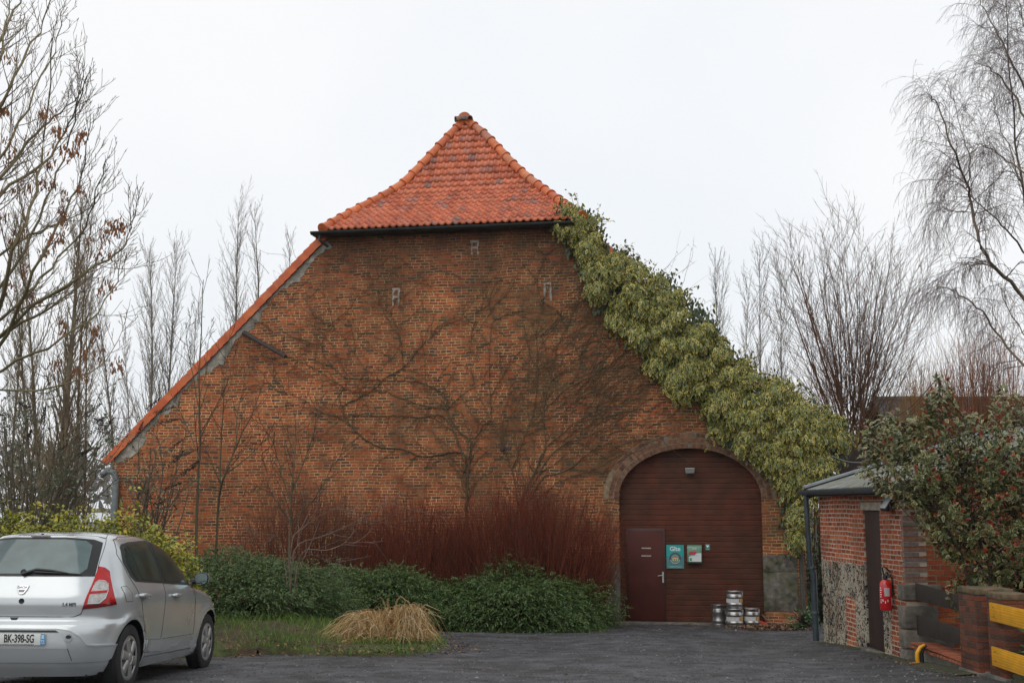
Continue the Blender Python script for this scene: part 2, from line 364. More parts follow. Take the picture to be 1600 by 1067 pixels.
# ---- pantiles
ROLL = [(0,0),(.12,.022),(.25,.040),(.38,.022),(.5,0),(.75,-.008)]
def tiles(prof, lo, hi, mp, pitch=.165, row=.235, name='pantiles', parent=None, m=None):
    """prof: list of (a, z) along the slope from eave to ridge; lo/hi(z) limit the cross coordinate; mp(c, a, z) -> point"""
    P = [Vector((a, z)) for a, z in prof]; s = [0]
    for a, b in zip(P, P[1:]): s.append(s[-1]+(b-a).length)
    tot = s[-1]; nr = int(tot/row)
    def ev(t):
        t = min(max(t, 0), tot); a = np.interp(t, s, [p.x for p in P]); z = np.interp(t, s, [p.y for p in P])
        a2 = np.interp(min(t+.05, tot), s, [p.x for p in P])-np.interp(max(t-.05, 0), s, [p.x for p in P]); z2 = np.interp(min(t+.05, tot), s, [p.y for p in P])-np.interp(max(t-.05, 0), s, [p.y for p in P])
        n = Vector((-z2, a2)).normalized(); return a, z, n
    V, Fa, R = [], [], []
    for i in range(nr+1):
        t0, t1 = i*row, min((i+1)*row+.01, tot)
        a0, z0, n0 = ev(t0); a1, z1, n1 = ev(t1)
        l = min(lo(z0), lo(z1)); h = max(hi(z0), hi(z1)); k0, k1 = math.floor(l/pitch), math.ceil(h/pitch)
        cs, offs, ids = [], [], []
        for k in range(k0, k1+1):
            for fr, o in ROLL: cs.append((k+fr)*pitch); offs.append(o); ids.append(k)
        rr = {k: random.random() for k in range(k0-1, k1+2)}
        jit = {k: (random.uniform(-.006,.006), random.uniform(0,.008)) for k in range(k0-1, k1+2)}
        b = len(V)
        for c, o, k in zip(cs, offs, ids):
            jt, jl = jit[k]
            c0 = min(max(c, lo(z0)), hi(z0)); c1 = min(max(c, lo(z1)), hi(z1))
            up = n0*(o+.036+jl); um = n0*(o-.012); ut = n1*(o)
            V += [mp(c0, a0+um.x, z0+um.y), mp(c0, a0+up.x, z0+up.y+jt), mp(c1, a1+ut.x, z1+ut.y)]
        for j in range(len(cs)-1):
            p = b+j*3
            if abs(min(max(cs[j+1], lo(z0)), hi(z0))-min(max(cs[j], lo(z0)), hi(z0))) < 1e-6 and abs(min(max(cs[j+1], lo(z1)), hi(z1))-min(max(cs[j], lo(z1)), hi(z1))) < 1e-6: continue
            Fa += [(p, p+3, p+4, p+1), (p+1, p+4, p+5, p+2)]; R += [rr[ids[j]]]*2
    me = np_mesh(name, np.array(V), np.array(Fa), m, parent, False, R if R else None); return me
roof = MB()
roofo = tiles([(w_, z) for w_, u, z in hip], lambda z: hipu(z), hipr, lambda c, a, z: (c, a, z), name='hip_roof', parent=barn, m=m_pan)
# main slopes: profile in (u, z), running back along w
prof = [(u_l, z_l-.02), (u_e, z_e+.02)]+[(u, z) for w_, u, z in hip[1:]]
def wl(z): return max(.0, hipw(z)) if z > z_e+.02 else 0.0
tiles([(u, z) for u, z in prof], wl, lambda z: BL+.1, lambda c, a, z: (a, c, z), name='main_roof', parent=barn, m=m_pan, pitch=.33, row=.47)
profr = [(uRb, z_l-.02), (u_er, z_e+.02)]+[(hipr(z), z) for w_, u, z in hip[1:]]
tiles([(-u, z) for u, z in profr], wl, lambda z: BL+.1, lambda c, a, z: (-a, c, z), name='main_roof', parent=barn, m=m_pan, pitch=.33, row=.47)
# verge tiles down both gable edges
def verge(sgn):
    mb = MB(); n = 36; a = Vector((u_l-.12, 0, z_l-.12*sl)); b = Vector((u_e+.0, 0, z_e+.02))
    if sgn < 0: a = Vector((-uRb-.12, 0, z_l-.12)); b = Vector((-u_er, 0, z_e+.02))
    d = (b-a).normalized(); nn = Vector((-d.z, 0, d.x)); Lg = (b-a).length
    for i in range(n):
        s0, s1 = Lg*i/n-.02, Lg*(i+1)/n; lift = .018
        q = [a+d*s0+nn*(lift-.15), a+d*s1-nn*.15, a+d*s1+nn*.03, a+d*s0+nn*(lift+.035)]
        jx = random.uniform(-.006,.006)
        for yy0, yy1, pts in ((-.075+jx, -.045, q), (-.045, .30, [q[0]+nn*.13, q[1]+nn*.13, q[2], q[3]])):
            poly = [(p.x*sgn, p.z) for p in pts]
            if sgn < 0: poly = poly[::-1]
            mb.prism(poly, yy0, yy1, random.random())
    return mb.build('verge', mat('verge_tile', attr='rnd', stops=[(0,(.46,.085,.022)),(.6,(.58,.125,.03)),(1,(.50,.13,.045))], var=.22, scale=5, rough=.55), barn)
verge(1); verge(-1)
MB().prism([(u_l-.05, z_l-.2),(u_e, z_e-.16),(u_e,z_e-.02),(u_l-.05,z_l-.02)], -.035, -.002).build('bargeboard', mat('dark_wood', (.05,.035,.028), .8, var=.3), barn)
# hip and ridge tiles (barrels that overlap, with a collar)
def barrel(path, r0, step, name, base=.0):
    mb = MB(); s = [0]
    for a, b in zip(path, path[1:]): s.append(s[-1]+(b-a).length)
    def ev(t):
        t = min(max(t, 0), s[-1]); return Vector([float(np.interp(t, s, [p[k] for p in path])) for k in range(3)])
    n = int(s[-1]/step)+1
    for i in range(n):
        a = ev(i*step-.03); b = ev((i+1)*step); d = (b-a).normalized(); sd = d.cross(Vector((0,0,1))).normalized(); up = sd.cross(d)
        rr = random.random(); j = random.uniform(-.008,.008); V = []
        st = [(-.0, r0*1.22, .0), (.10, r0*1.2, 0), (.12, r0*1.04, .0), (1, r0*.92, 0)]
        for f, r_, _ in st:
            c = a+(b-a)*f
            for k in range(11):
                A = PI*(k-1)/8-.0; V.append(c+sd*(math.cos(A)*r_+j)+up*(math.sin(A)*r_*1.0+base))
        Fs = [(q*11+k, q*11+k+1, (q+1)*11+k+1, (q+1)*11+k) for q in range(3) for k in range(10)]
        Fs.append(tuple(range(11)))
        mb.add(V, Fs, rr)
    return mb.build(name, m_orange, barn)
lp = [Vector((u, w_, z)) for w_, u, z in hip]; rp_ = [Vector((hipr(z), w_, z)) for w_, u, z in hip]
barrel(lp, .115, .37, 'hip_ridge', .02); barrel(rp_, .115, .37, 'hip_ridge', .02)
barrel([Vector((u_r, 2.75, z_top+.03)), Vector((u_r, BL+.1, z_top+.03))], .14, .40, 'ridge', .02)
# three-way cap on the peak
mb = MB()
for dx, dw, dz in ((-.19,-.10,-.055),(.19,-.10,-.055),(0,.25,.0)):
    c0 = Vector((u_r, 2.74, z_top+.02)); c1 = c0+Vector((dx, dw, dz)); d = (c1-c0).normalized(); sd = d.cross(Vector((0,0,1))).normalized(); up = sd.cross(d)
    V = []
    for c, r_ in ((c0, .085), (c1, .105)):
        for k in range(11): A = PI*(k-.5)/9; V.append(c+sd*math.cos(A)*r_+up*math.sin(A)*r_*1.05)
    mb.add(V, [(k, k+1, 11+k+1, 11+k) for k in range(10)], .1)
mb.build('ridge_cap', mat('mossy_tile', (.22,.12,.085), .8, var=.4, scale=14, col2=(.10,.09,.07)), barn)
# gutter under the hip
ga, gb = WL(486, 364, -.42), WL(905, 347, -.42)
mb = MB(); n = 10; V = []
for (u, z) in (ga, gb):
    for k in range(n+1): A = PI+PI*k/n; V.append((u, -.42+.075*math.cos(A), z+.02+.075*math.sin(A)))
    for k in range(n, -1, -1): A = PI+PI*k/n; V.append((u, -.42+.068*math.cos(A), z+.02+.068*math.sin(A)))
q = 2*(n+1); mb.add(V, [(k, (k+1) % q, q+(k+1) % q, q+k) for k in range(q)]); mb.add(V, [tuple(range(n+1)), tuple(range(q, q+n+1))])
mb.add([], [])
gut = mb.build('gutter', m_darkzinc, barn)
mb = MB(); 
for i in range(9):
    u = ga[0]+.12+(gb[0]-ga[0]-.2)*i/8; z = ga[1]+(gb[1]-ga[1])*i/8
    mb.tube([(u,-.02,z-.12),(u,-.2,z-.11),(u,-.42,z-.068)], .012, 5)
mb.box(ga[0]+.0, gb[0], -.34, .02, ga[1]-.05, ga[1]+.03)
mb.build('eave_board', m_darkzinc, barn)
MB().tube([(ga[0]+.2, -.40, ga[1]-.04), (ga[0]+.2, -.40, ga[1]-.17), (ga[0]+.34,-.2,ga[1]-.30)], .03, 8).build('gutter_outlet', m_darkzinc, barn, True)
# cement render strip along the left verge, ragged lower edge
mb = MB(); n = 90; a = Vector((u_l+.1, z_l-.08)); b = Vector((u_e+.05, z_e-.14)); V = []
for i in range(n+1):
    t = i/n; p = a+(b-a)*t; wd = .26+.22*math.sin(t*9+1)*math.sin(t*23)+random.uniform(-.07,.07)
    wd = max(.04, wd*(.62 if t < .55 else .55)+random.uniform(-.03,.03)); d = (b-a).normalized(); nn = Vector((d.y, -d.x))
    q_ = p+nn*wd; V += [(p.x, -.012, p.y), (q_.x, -.012, q_.y), (p.x, 0.01, p.y), (q_.x, 0.01, q_.y)]
mb.add(V, [(4*i, 4*i+1, 4*i+5, 4*i+4) for i in range(n)]+[(4*i+1, 4*i+3, 4*i+7, 4*i+5) for i in range(n)])
m_cem = mat('old_cement', (.34,.31,.26), .95, var=.35, scale=7, bump=.012, bscale=25, col2=(.17,.155,.13))
mb.build('render_strip', m_cem, barn)
# voussoirs round the arch: two rings of bricks on edge
mb = MB()
per = []
K = 62
aa = np.linspace(-.02, PI+.02, K+1)
for ring, (o0, o1) in enumerate(((.0,.105),(.115,.225),(.235,.335))):
    for i in range(K):
        g = .0075
        p = []
        for A, o in ((aa[i], o0), (aa[i+1], o0), (aa[i+1], o1), (aa[i], o1)):
            nx, nz = math.cos(A)/aw, math.sin(A)/(zt-zs); l_ = math.hypot(nx, nz); p.append(Vector((ac+aw*math.cos(A)+nx/l_*o, zs+(zt-zs)*math.sin(A)+nz/l_*o)))
        c = sum(p, Vector((0,0)))/4; p = [c+(x-c)*(1-g/ max(.02,(x-c).length)) for x in p]
        if ring == 2 and not (.15 < (i/K) < .85): continue
        mb.prism([(x.x, x.y) for x in p], -.010-random.uniform(0,.006), .003, random.random())
mb.build('arch', mat('arch_brick', attr='rnd', stops=[(0,(.09,.045,.028)),(.5,(.15,.065,.036)),(.8,(.20,.09,.045)),(1,(.15,.12,.09))], var=.45, scale=18, rough=.9, bump=.008, bscale=50), barn)
mb = MB(); n = 48; V = []
for A in np.linspace(0, PI, n+1):
    nx, nz = math.cos(A)/aw, math.sin(A)/(zt-zs); l_ = math.hypot(nx, nz)
    for o in (.0, .34): V += [(ac+aw*math.cos(A)+nx/l_*o, -.006, zs+(zt-zs)*math.sin(A)+nz/l_*o)]
mb.add(V, [(2*i, 2*i+1, 2*i+3, 2*i+2) for i in range(n)]); mb.build('arch_mortar', mat('arch_mortar', (.20,.145,.09), .95, var=.4, scale=12), barn)
# big door of horizontal boards behind the arch
m_door = mat('brown_door', (.095,.026,.013), .62, spec=.2, var=.28, scale=3.5, col2=(.070,.026,.014), bump=.002, bscale=12)
zd0 = WL(1080, 973)[1]; zd0 = min(zd0, .06)
mb = MB(); nb = 34; bh = (zt+.15-zd0)/nb; V = []; pr = []
for i in range(nb):
    z = zd0+i*bh; pr += [(.262, z+.001), (.243, z+.007), (.240, z+.016), (.240, z+bh-.010), (.243, z+bh-.004)]
for u in (A0-.12, A1+.12):
    for w_, z in pr: V.append((u, w_, z))
k = len(pr); 
for i in range(k-1): mb.add([V[i], V[i+k], V[i+k+1], V[i+1]], [(0,1,2,3)], random.random())
mb.build('boarded_door', m_door, barn)
mb = MB()
for i in range(1, nb): mb.box(A0-.1, A1+.1, .2405, .247, zd0+i*bh-.006, zd0+i*bh-.002)
mb.build('board_edges', mat('pale_board_edge', (.17,.085,.06), .6, var=.5, scale=4), barn)  # paler strip along the top edge of each board
wu0, wz1 = WL(978, 825, .22); wu1, _ = WL(1040, 900, .22); wz0 = WL(1000, 970, .22)[1]
m_wd = mat('wicket_brown', (.070,.016,.011), .55, spec=.25, var=.18, scale=2.5, bump=.001)
MB().box(wu0, wu1, .205, .238, wz0, wz1).build('wicket_frame', mat('wicket_frame_brown', (.04,.012,.010), .5), barn, bevel=.004)
wick = MB().box(wu0+.045, wu1-.035, .188, .2045, wz0+.02, wz1-.045).build('wicket_door', m_wd, barn, bevel=.004)
m_steel = mat('brushed_steel', (.5,.5,.48), .35, .9)
hu, hz_ = WL(1036, 901, .18)
mb = MB(); mb.box(hu-.018, hu+.018, .176, .187, hz_-.12, hz_+.11); mb.tube([(hu,.18,hz_+.04),(hu,.13,hz_+.04),(hu-.11,.125,hz_+.025)], .009, 8)
mb.build('handle', m_steel, wick)
for py in (856, 868):
    u, z = WL(1010, py, .18); MB().box(u-.11, u+.10, .1855, .188, z-.012, z+.011).build('notice_strip', mat('white_print', (.42,.38,.36), .6, var=.5, scale=60), wick)
MB().box(A0-.1, A1+.15, -.1, .28, -.3, zd0-.0).build('threshold', mat('old_concrete', (.17,.155,.13), .9, var=.35, scale=7, col2=(.10,.095,.08), bump=.006, bscale=30), barn, bevel=.012)
# rendered plinth blocks at the foot of the arch
m_pl = mat('grey_render', (.135,.125,.105), .95, var=.5, scale=9, col2=(.085,.085,.05), bump=.022, bscale=16)
pu1 = WL(1246, 900)[0]; pz = WL(1220, 867)[1]; pzb = WL(1220, 955)[1]; pzm = WL(1220, 894)[1]
MB().box(A1-.004, pu1, -.02, .19, pzm+.006, pz).box(A1-.006, pu1+.01, -.025, .19, pzb, pzm-.006).build('plinth', m_pl, barn, bevel=.015)
MB().box(A0-.28, A0+.005, -.02, .19, -.3, WL(960, 880)[1]).build('plinth', m_pl, barn, bevel=.012)
MB().box(A1+.02, pu1+.05, -.06, .19, -.3, pzb-.005).build('footing', m_brick, barn, bevel=.02)
# iron ties / mortar scars high on the gable
for (px, py, hh) in ((741, 387, .30), (618, 464, .38), (855, 456, .40)):
    u, z = WL(px, py); mb = MB()
    for sx in (-.075, .06):
        for q in range(5): mb.box(u+sx+random.uniform(-.008,.008), u+sx+.03+random.uniform(-.01,.02), -.006-random.uniform(0,.006), .0, z-hh/2+hh*q/5-.01, z-hh/2+hh*(q+1)/5)
    mb.box(u-.09, u+.09, -.007, .0, z+hh/2-.03, z+hh/2+.02); mb.box(u-.06, u+.06, -.0055, .0, z-.02, z+.02)
    mb.build('mortar_scar', mat('pale_mortar', (.30,.25,.21), .95, var=.4, scale=15), barn)
u, z = WL(790, 700); mb = MB(); mb.box(u-.11, u-.02, -.09, .0, z-.06, z+.06); mb.box(u-.02, u+.13, -.012, .0, z-.04, z+.03); mb.build('wall_bracket', mat('rusty_iron', (.06,.035,.03), .8, var=.4), barn, bevel=.008)
# beam end leaning out from under the verge
a_ = WL(378, 521, -.12); b_ = WL(446, 557, -.38); MB().tube([(a_[0], -.02, a_[1]+.03), ((a_[0]+b_[0])/2, -.20, (a_[1]+.03+b_[1])/2), (b_[0], -.38, b_[1])], [.06,.055,.05], 7).build('projecting_beam', mat('dark_timber', (.045,.03,.025), .8, var=.4, scale=20), barn)
# pipe at the far left corner and downpipe at the right corner
u, z = WL(180, 742, -.1); MB().tube([(u-.35,-.1,z-.0),(u-.2,-.1,z+.10),(u-.03,-.1,z+.06),(u+.02,-.1,z-.1),(u+.02,-.1,-.1)], .075, 12).build('vent_pipe', mat('grey_pipe', (.16,.18,.19), .5, var=.2), barn, True)
u, z = WL(1251, 845, -.12); MB().tube([(u,-.12,z+1.0),(u,-.12,z),(u+.01,-.12,-.02)], .05, 12).build('downpipe', mat('olive_pipe', (.055,.052,.04), .6, var=.3), barn, True)

# ============================================================ things on the barn door
dw = .236
def onD(px, py, w=dw): u, z = WL(px, py, w); return BW(u, w, z)
def plate_thing(name, label, cat, px0, py0, px1, py1, depth=.02):
    u0, z1 = WL(px0, py0, dw-depth); u1, z0 = WL(px1, py1, dw-depth)
    t = thing(name, label, cat, BW((u0+u1)/2, dw-depth, (z0+z1)/2), -TH); return t, (u1-u0), (z1-z0)
m_white = mat('sign_white', (.75,.77,.76), .5)
t, w_, h_ = plate_thing('lodging_sign', 'turquoise Gîte sign with round house emblem, screwed to the brown door boards', 'sign', 1041, 851, 1069, 888)
mb = MB(); mb.box(-w_/2, w_/2, 0, .012, 0.0, h_/2); mb.build('upper_panel', mat('turquoise', (.012,.33,.31), .4), t)
mb = MB(); mb.box(-w_/2, w_/2, 0, .012, -h_/2, 0); mb.build('lower_panel', mat('slate_teal', (.06,.22,.22), .4), t)
text('lettering', 'Gîte', .13, m_white, t, Matrix.Translation((0,-.001,h_*.33)) @ FRONT, bold=.002)
text('lettering', 'www.gites-de-france.com', .028, m_white, t, Matrix.Translation((0,-.001,-h_*.42)) @ FRONT)
MX = Matrix.Rotation(PI/2, 4, 'X')
mb = MB(); mb.lathe([(.0,.0),(.125,.0),(.125,-.004)], 32, Matrix.Translation((0,-.0035,-h_*.07)) @ MX, mi=0); mb.lathe([(.0,.0),(.088,.0),(.088,-.003)], 32, Matrix.Translation((0,-.006,-h_*.07)) @ MX, mi=1)
em = mb.build('emblem', [mat('navy_ring', (.05,.07,.12), .5), mat('emblem_green', (.14,.32,.20), .5)], t)
cz = -h_*.07
mb = MB(); mb.prism([(-.055,cz-.05),(.055,cz-.05),(.055,cz+.012),(-.055,cz+.012)], -.0085, -.0065, mi=0); mb.prism([(-.07,cz+.012),(.07,cz+.012),(0,cz+.068)], -.009, -.0065, mi=1)
mb.prism([(-.03,cz-.05),(-.012,cz-.05),(-.012,cz-.005),(-.03,cz-.005)], -.0095, -.0087, mi=2); mb.prism([(.012,cz-.05),(.03,cz-.05),(.03,cz-.005),(.012,cz-.005)], -.0095, -.0087, mi=2)
mb.build('house_mark', [mat('pale_yellow', (.65,.55,.22), .5), mat('mark_pink', (.45,.16,.18), .5), mat('mark_dark', (.03,.04,.06), .5)], t)
mb = MB()
for k in range(9):
    A = math.radians(205+130*k/8); mb.box(-.008,.008,-.0078,-.0065,-.009,.009, M=Matrix.Translation((.106*math.cos(A),0,cz+.106*math.sin(A))) @ Matrix.Rotation(-(A+PI/2),4,'Y'))
mb.build('ring_marks', m_white, t)
t, w_, h_ = plate_thing('defibrillator_cabinet', 'green wall cabinet with red and white card, right of the turquoise sign', 'cabinet', 1073.5, 851, 1097, 880, .12)
prf = [(0,-h_/2),(-.03,-h_/2+.03),(-.035,h_*.2),(-.015,h_/2-.03),(.03,h_/2),(.12,h_/2),(.12,-h_/2)]
mb = MB(); n = len(prf); V = [(-w_/2, y, z) for y, z in prf]+[(w_/2, y, z) for y, z in prf]
mb.add(V, [tuple(range(n-1,-1,-1)), tuple(range(n, 2*n))]+[(i, (i+1)%n, (i+1)%n+n, i+n) for i in range(n)]); mb.build('case', mat('cabinet_green', (.10,.23,.15), .3, coat=.4), t, bevel=.008)
mb = MB(); x0, x1 = -w_*.38, w_*.46
mb.prism([(x0,-h_*.02),(x0,h_*.10),(x0+.03,h_*.15),(x1*.3,h_*.15),(x1*.3,-h_*.02)], -.042, -.036, mi=1)
mb.prism([(x0,-h_*.40),(x1,-h_*.40),(x1,h_*.07),(x1*.3,h_*.05),(x1*.0,-h_*.05),(x0,-h_*.13)], -.044, -.036, mi=0)
mb.box(x0+.015, x0+.06, -.046, -.0435, -h_*.36, -h_*.2, mi=2); mb.box(x0+.01, x1*.6, -.046, -.0435, -h_*.31+.09, -h_*.31+.10, mi=3)
mb.build('instruction_card', [mat('card_white', (.62,.65,.64), .4), mat('card_red', (.50,.03,.03), .4), mat('card_green', (.03,.25,.12), .4), mat('card_grey', (.4,.45,.5), .4)], t)
text('lettering', 'DAE', .05, m_white, t, Matrix.Translation((0,-.036,h_*.30)) @ FRONT)
t, w_, h_ = plate_thing('defibrillator_sign', 'small green square AED sign with white heart, high right of the green cabinet', 'sign', 1102, 849.5, 1109.5, 859, .008)
MB().box(-w_/2, w_/2, 0, .007, -h_/2, h_/2).build('panel', mat('aed_green', (.015,.20,.17), .4), t)
mb = MB(); hp = []
for k in range(24):
    A = 2*PI*k/24; hp.append((.0021*16*math.sin(A)**3*.9, .0021*(13*math.cos(A)-5*math.cos(2*A)-2*math.cos(3*A)-math.cos(4*A))+.018))
mb.prism(hp[::-1], -.002, 0); mb.build('heart', m_white, t)
text('lettering', 'DAE', .03, m_white, t, Matrix.Translation((0,-.001,-h_*.36)) @ FRONT)
# floodlight under the arch
p = onD(1078, 735, .08); t = thing('floodlight', 'grey halogen floodlight fixed high on the door under the arch', 'light', p, -TH)
mb = MB(); mb.prism([(-.09,-.06),(.09,-.06),(.10,.03),(-.10,.03)], -.03, .05); mb.build('housing', mat('lamp_housing', (.30,.31,.29), .5), t, bevel=.01)
MB().box(-.085,.085,-.036,-.031,-.05,.02).build('glass', mat('lamp_glass', (.10,.11,.09), .15, coat=.5), t)
MB().box(-.10,.10,-.05,.07,.032,.055).build('cowl', mat('cowl', (.42,.42,.40), .6), t, bevel=.006)
MB().tube([(0,.0,-.05),(0,.03,-.10),(0,.16,-.09)], .018, 8).build('bracket', m_zinc, t)
# ============================================================ GROUND
m_asph = mat('wet_gravel', (.070,.071,.078), .5, var=.62, scale=3.2, bump=.014, bscale=85, col2=(.040,.038,.040))
nt_ = m_asph.node_tree; b_ = nt_.nodes['Principled BSDF']; n_ = N(nt_, 'ShaderNodeTexNoise'); n_.inputs['Scale'].default_value = .9; n_.inputs['Detail'].default_value = 8
r_ = N(nt_, 'ShaderNodeMapRange'); r_.inputs['From Min'].default_value = .38; r_.inputs['From Max'].default_value = .62; r_.inputs['To Min'].default_value = .55; r_.inputs['To Max'].default_value = .85
nt_.links.new(nt_.nodes['Texture Coordinate'].outputs['Object'], n_.inputs['Vector']); nt_.links.new(n_.outputs['Fac'], r_.inputs['Value']); nt_.links.new(r_.outputs[0], b_.inputs['Roughness'])
xs = np.concatenate([np.linspace(-900,-40,12), np.linspace(-30,-14,12), np.linspace(-13.5,12,140), np.linspace(13,40,14), np.linspace(60,900,10)])
ys = np.concatenate([np.linspace(-40,5,8), np.linspace(6,30,160), np.linspace(32,60,12), np.linspace(80,1200,12)])
V = np.array([(x, y, G(x, y)-(0 if y < 40 else .0)) for y in ys for x in xs]); nx = len(xs)
Fa = np.array([(j*nx+i, j*nx+i+1, (j+1)*nx+i+1, (j+1)*nx+i) for j in range(len(ys)-1) for i in range(nx-1)])
m_fieldg = mat('field_ground', (.055,.06,.03), .95, var=.4, scale=.6, bump=.02, bscale=4)
g = np_mesh('ground', V, Fa, [m_asph, m_fieldg], None, True); g['kind'] = 'structure'
mi = np.zeros(len(g.data.polygons), np.int32)
ce = np.zeros(len(mi)*3); g.data.polygons.foreach_get('center', ce); ce = ce.reshape(-1, 3); mi[(ce[:,1] > 30) | (ce[:,0] < -14)] = 1; g.data.polygons.foreach_set('material_index', mi)
# planted bed in front of the barn (earth with moss and grass): outline on the ground from the photograph
def gp(px, py):
    Y = 14.0
    for _ in range(30):
        p = at(px, py, Y); Y = Y+(p.z-G(p.x, Y))*(-1)*-8 if False else Y
        h = CZ-G(p.x, Y); k = (YH-533.5)/F
        d = ray(px, py); t = (G(p.x, Y)-CZ)/d.z; Y = .5*Y+.5*d.y*t
    return at(px, py, Y)
bed_px = [(-60,1010),(150,1040),(330,1028),(420,1022),(520,1026),(600,1028),(690,1022),(700,1010),(668,992),(690,982),(800,982),(900,980),(968,972)]
bed = [gp(*p) for p in bed_px]
bo = [(p.x, p.y) for p in bed]+[(BW(A0-.35,-.02,0).x, BW(A0-.35,-.02,0).y), (BW(u_l,-.02,0).x, BW(u_l,-.02,0).y), (-13.5, 29.5), (-13.5, 13.5)]
def inpoly(x, y, P):
    c = False; j = len(P)-1
    for i in range(len(P)):
        if (P[i][1] > y) != (P[j][1] > y) and x < (P[j][0]-P[i][0])*(y-P[i][1])/(P[j][1]-P[i][1])+P[i][0]: c = not c
        j = i
    return c
bx = np.arange(-13.5, 4, .13); by = np.arange(12.5, 29.6, .13); idx = {}; V = []; Fq = []
def GB(x, y):
    a = min(max((-1.2-x)/2.5, 0), 1)*min(max((y-16.5)/3.5, 0), 1); a = a*a*(3-2*a)
    return G(x, y)+.30*a+.05+.012*math.sin(x*5)*math.sin(y*6)
ins = {(i, j): inpoly(x+.05*math.sin(y*9+x*5), y+.06*math.sin(x*7)+.05*math.sin(x*17+y*3), bo) for i, x in enumerate(bx) for j, y in enumerate(by)}
def vid(i, j):
    if (i, j) not in idx:
        nb_ = sum(ins.get((i+a, j+b), False) for a in (-2,0,2) for b in (-2,0,2))/9
        idx[(i, j)] = len(V); V.append((bx[i], by[j], (G(bx[i], by[j])-.10+.14*max(0, nb_-.45)) if nb_ < .7 else GB(bx[i], by[j])-.05-.16*(1-nb_)+.06*nb_))
    return idx[(i, j)]
for i in range(len(bx)-1):
    for j in range(len(by)-1):
        if sum(ins[k] for k in ((i,j),(i+1,j),(i,j+1),(i+1,j+1))) >= 2: Fq.append((vid(i,j), vid(i+1,j), vid(i+1,j+1), vid(i,j+1)))
m_bed = mat('bed_earth', (.045,.060,.012), .95, var=.5, scale=7, bump=.03, bscale=20, col2=(.060,.035,.018))
so_ = np_mesh('planting_bed', np.array(V), np.array(Fq), m_bed, None, True); so_['kind'] = 'structure'
BEDP = [(v[0], v[1]) for v in V]
# strip of moss at the foot of the outbuilding
V = []; n = 40
for i in range(n+1):
    t = i/n; y = 20.4+(14.0-20.4)*t; x = 5.1+.2*t; wd = .12+.28*(t > .55)*min(1,(t-.55)*4)+.06*math.sin(t*31)
    V += [(x-wd, y, G(x-wd, y)+.004), (x-wd*.3, y, G(x, y)+.02), (x+.05, y, G(x, y)+.015)]
ms = np_mesh('moss_strip', np.array(V), np.array([(3*i+a, 3*i+a+1, 3*i+a+4, 3*i+a+3) for i in range(n) for a in (0,1)]), mat('moss', (.045,.052,.016), .95, var=.5, scale=12, bump=.02, bscale=40, col2=(.05,.045,.035)), None, True); ms['kind'] = 'structure'

# ============================================================ OUTBUILDING (right)
AX0, AY0, AX1, AY1 = 5.28, 16.6, 5.10, 20.35      # near and far corner of the left wall
AH = math.atan2(AX0-AX1, AY1-AY0)                 # small turn of the wall
ab = thing('outbuilding', 'small brick and flint outbuilding with sheet roof right of the barn', 'outbuilding', (AX0, AY0, 0), AH)
LEN = math.hypot(AX1-AX0, AY1-AY0); zb = .3; ze = 2.72; DEP = 6.0
BR2 = [(.34,.07,.028), (.50,.11,.035), (.26,.06,.03), (.44,.10,.04), (.32,.09,.045), (.56,.15,.05), (.16,.05,.03)]
dy0, dy1 = .95, 1.52                                # door position along the wall (from near corner), set below from pixels
def yA(px):                                        # local y on the left wall for a photo column
    k = (px-800)/F; # world point (x,y) on the wall line with x = k*y/cos-ish (pitch handled at eye level)
    best = min(np.linspace(-.3, LEN+.3, 800), key=lambda s: abs((AX0+(AX1-AX0)*s/LEN)/(math.cos(PITCH)*(AY0+(AY1-AY0)*s/LEN)+math.sin(PITCH)*(-.8))-k*1.0))
    return float(best)
dy0, dy1 = yA(1377), yA(1351); print('annex door', dy0, dy1, 'len', LEN)
zdT = 2.43; zdB = G(5.2, 17.6)
mfl = (1.62, [(-.1, dy0-.30, 9), (yA(1277), LEN+.1, 9), (yA(1334), yA(1319), 1.12)])
print('flint', mfl)
m_b2 = brick_mat('outbuilding_brick', 1, .215, .068, .01, BR2, (.60,.50,.39), msize=.022, sway=.045, flint=mfl, mdark=.62)
m_b2f = brick_mat('outbuilding_brick_front', 0, .23, .068, .01, BR2, (.40,.30,.17), msize=.016, uoff=.4)
TW = .3
ow = MB(); ow.box(0, TW, 0, dy0, zb, ze).box(0, TW, dy1, LEN, zb, ze).box(0, TW, dy0, dy1, zdT, ze); ow.build('side_wall', m_b2, ab)
MB().box(TW, DEP, 0, .3, zb, ze+.05).prism([(TW,ze+.05),(DEP,ze+.05),(DEP/2+.1,ze+.95)], 0, .3).build('front_wall', m_b2f, ab)
MB().box(TW, DEP, LEN-.3, LEN, zb, ze+.05).prism([(TW,ze+.05),(DEP,ze+.05),(DEP/2+.1,ze+.95)], LEN-.3, LEN).build('back_wall', m_b2f, ab)
MB().box(DEP-.3, DEP, .3, LEN-.3, zb, ze).build('side_wall', m_b2, ab)
MB().box(-.012, .14, dy0-.10, dy1+.10, zdT, zdT+.115).build('lintel', mat('pale_stone', (.32,.28,.22), .9, var=.3, scale=9), ab, bevel=.006)
MB().box(.025, .07, dy0, dy1, zdB-.1, zdT).build('door', mat('dark_brown_door', (.032,.016,.012), .6, var=.25, scale=5), ab, bevel=.004)
MB().box(-.10, .02, dy0-.02, dy1+.02, zb, zdB+.03).build('doorstep', mat('old_concrete'), ab, bevel=.01)
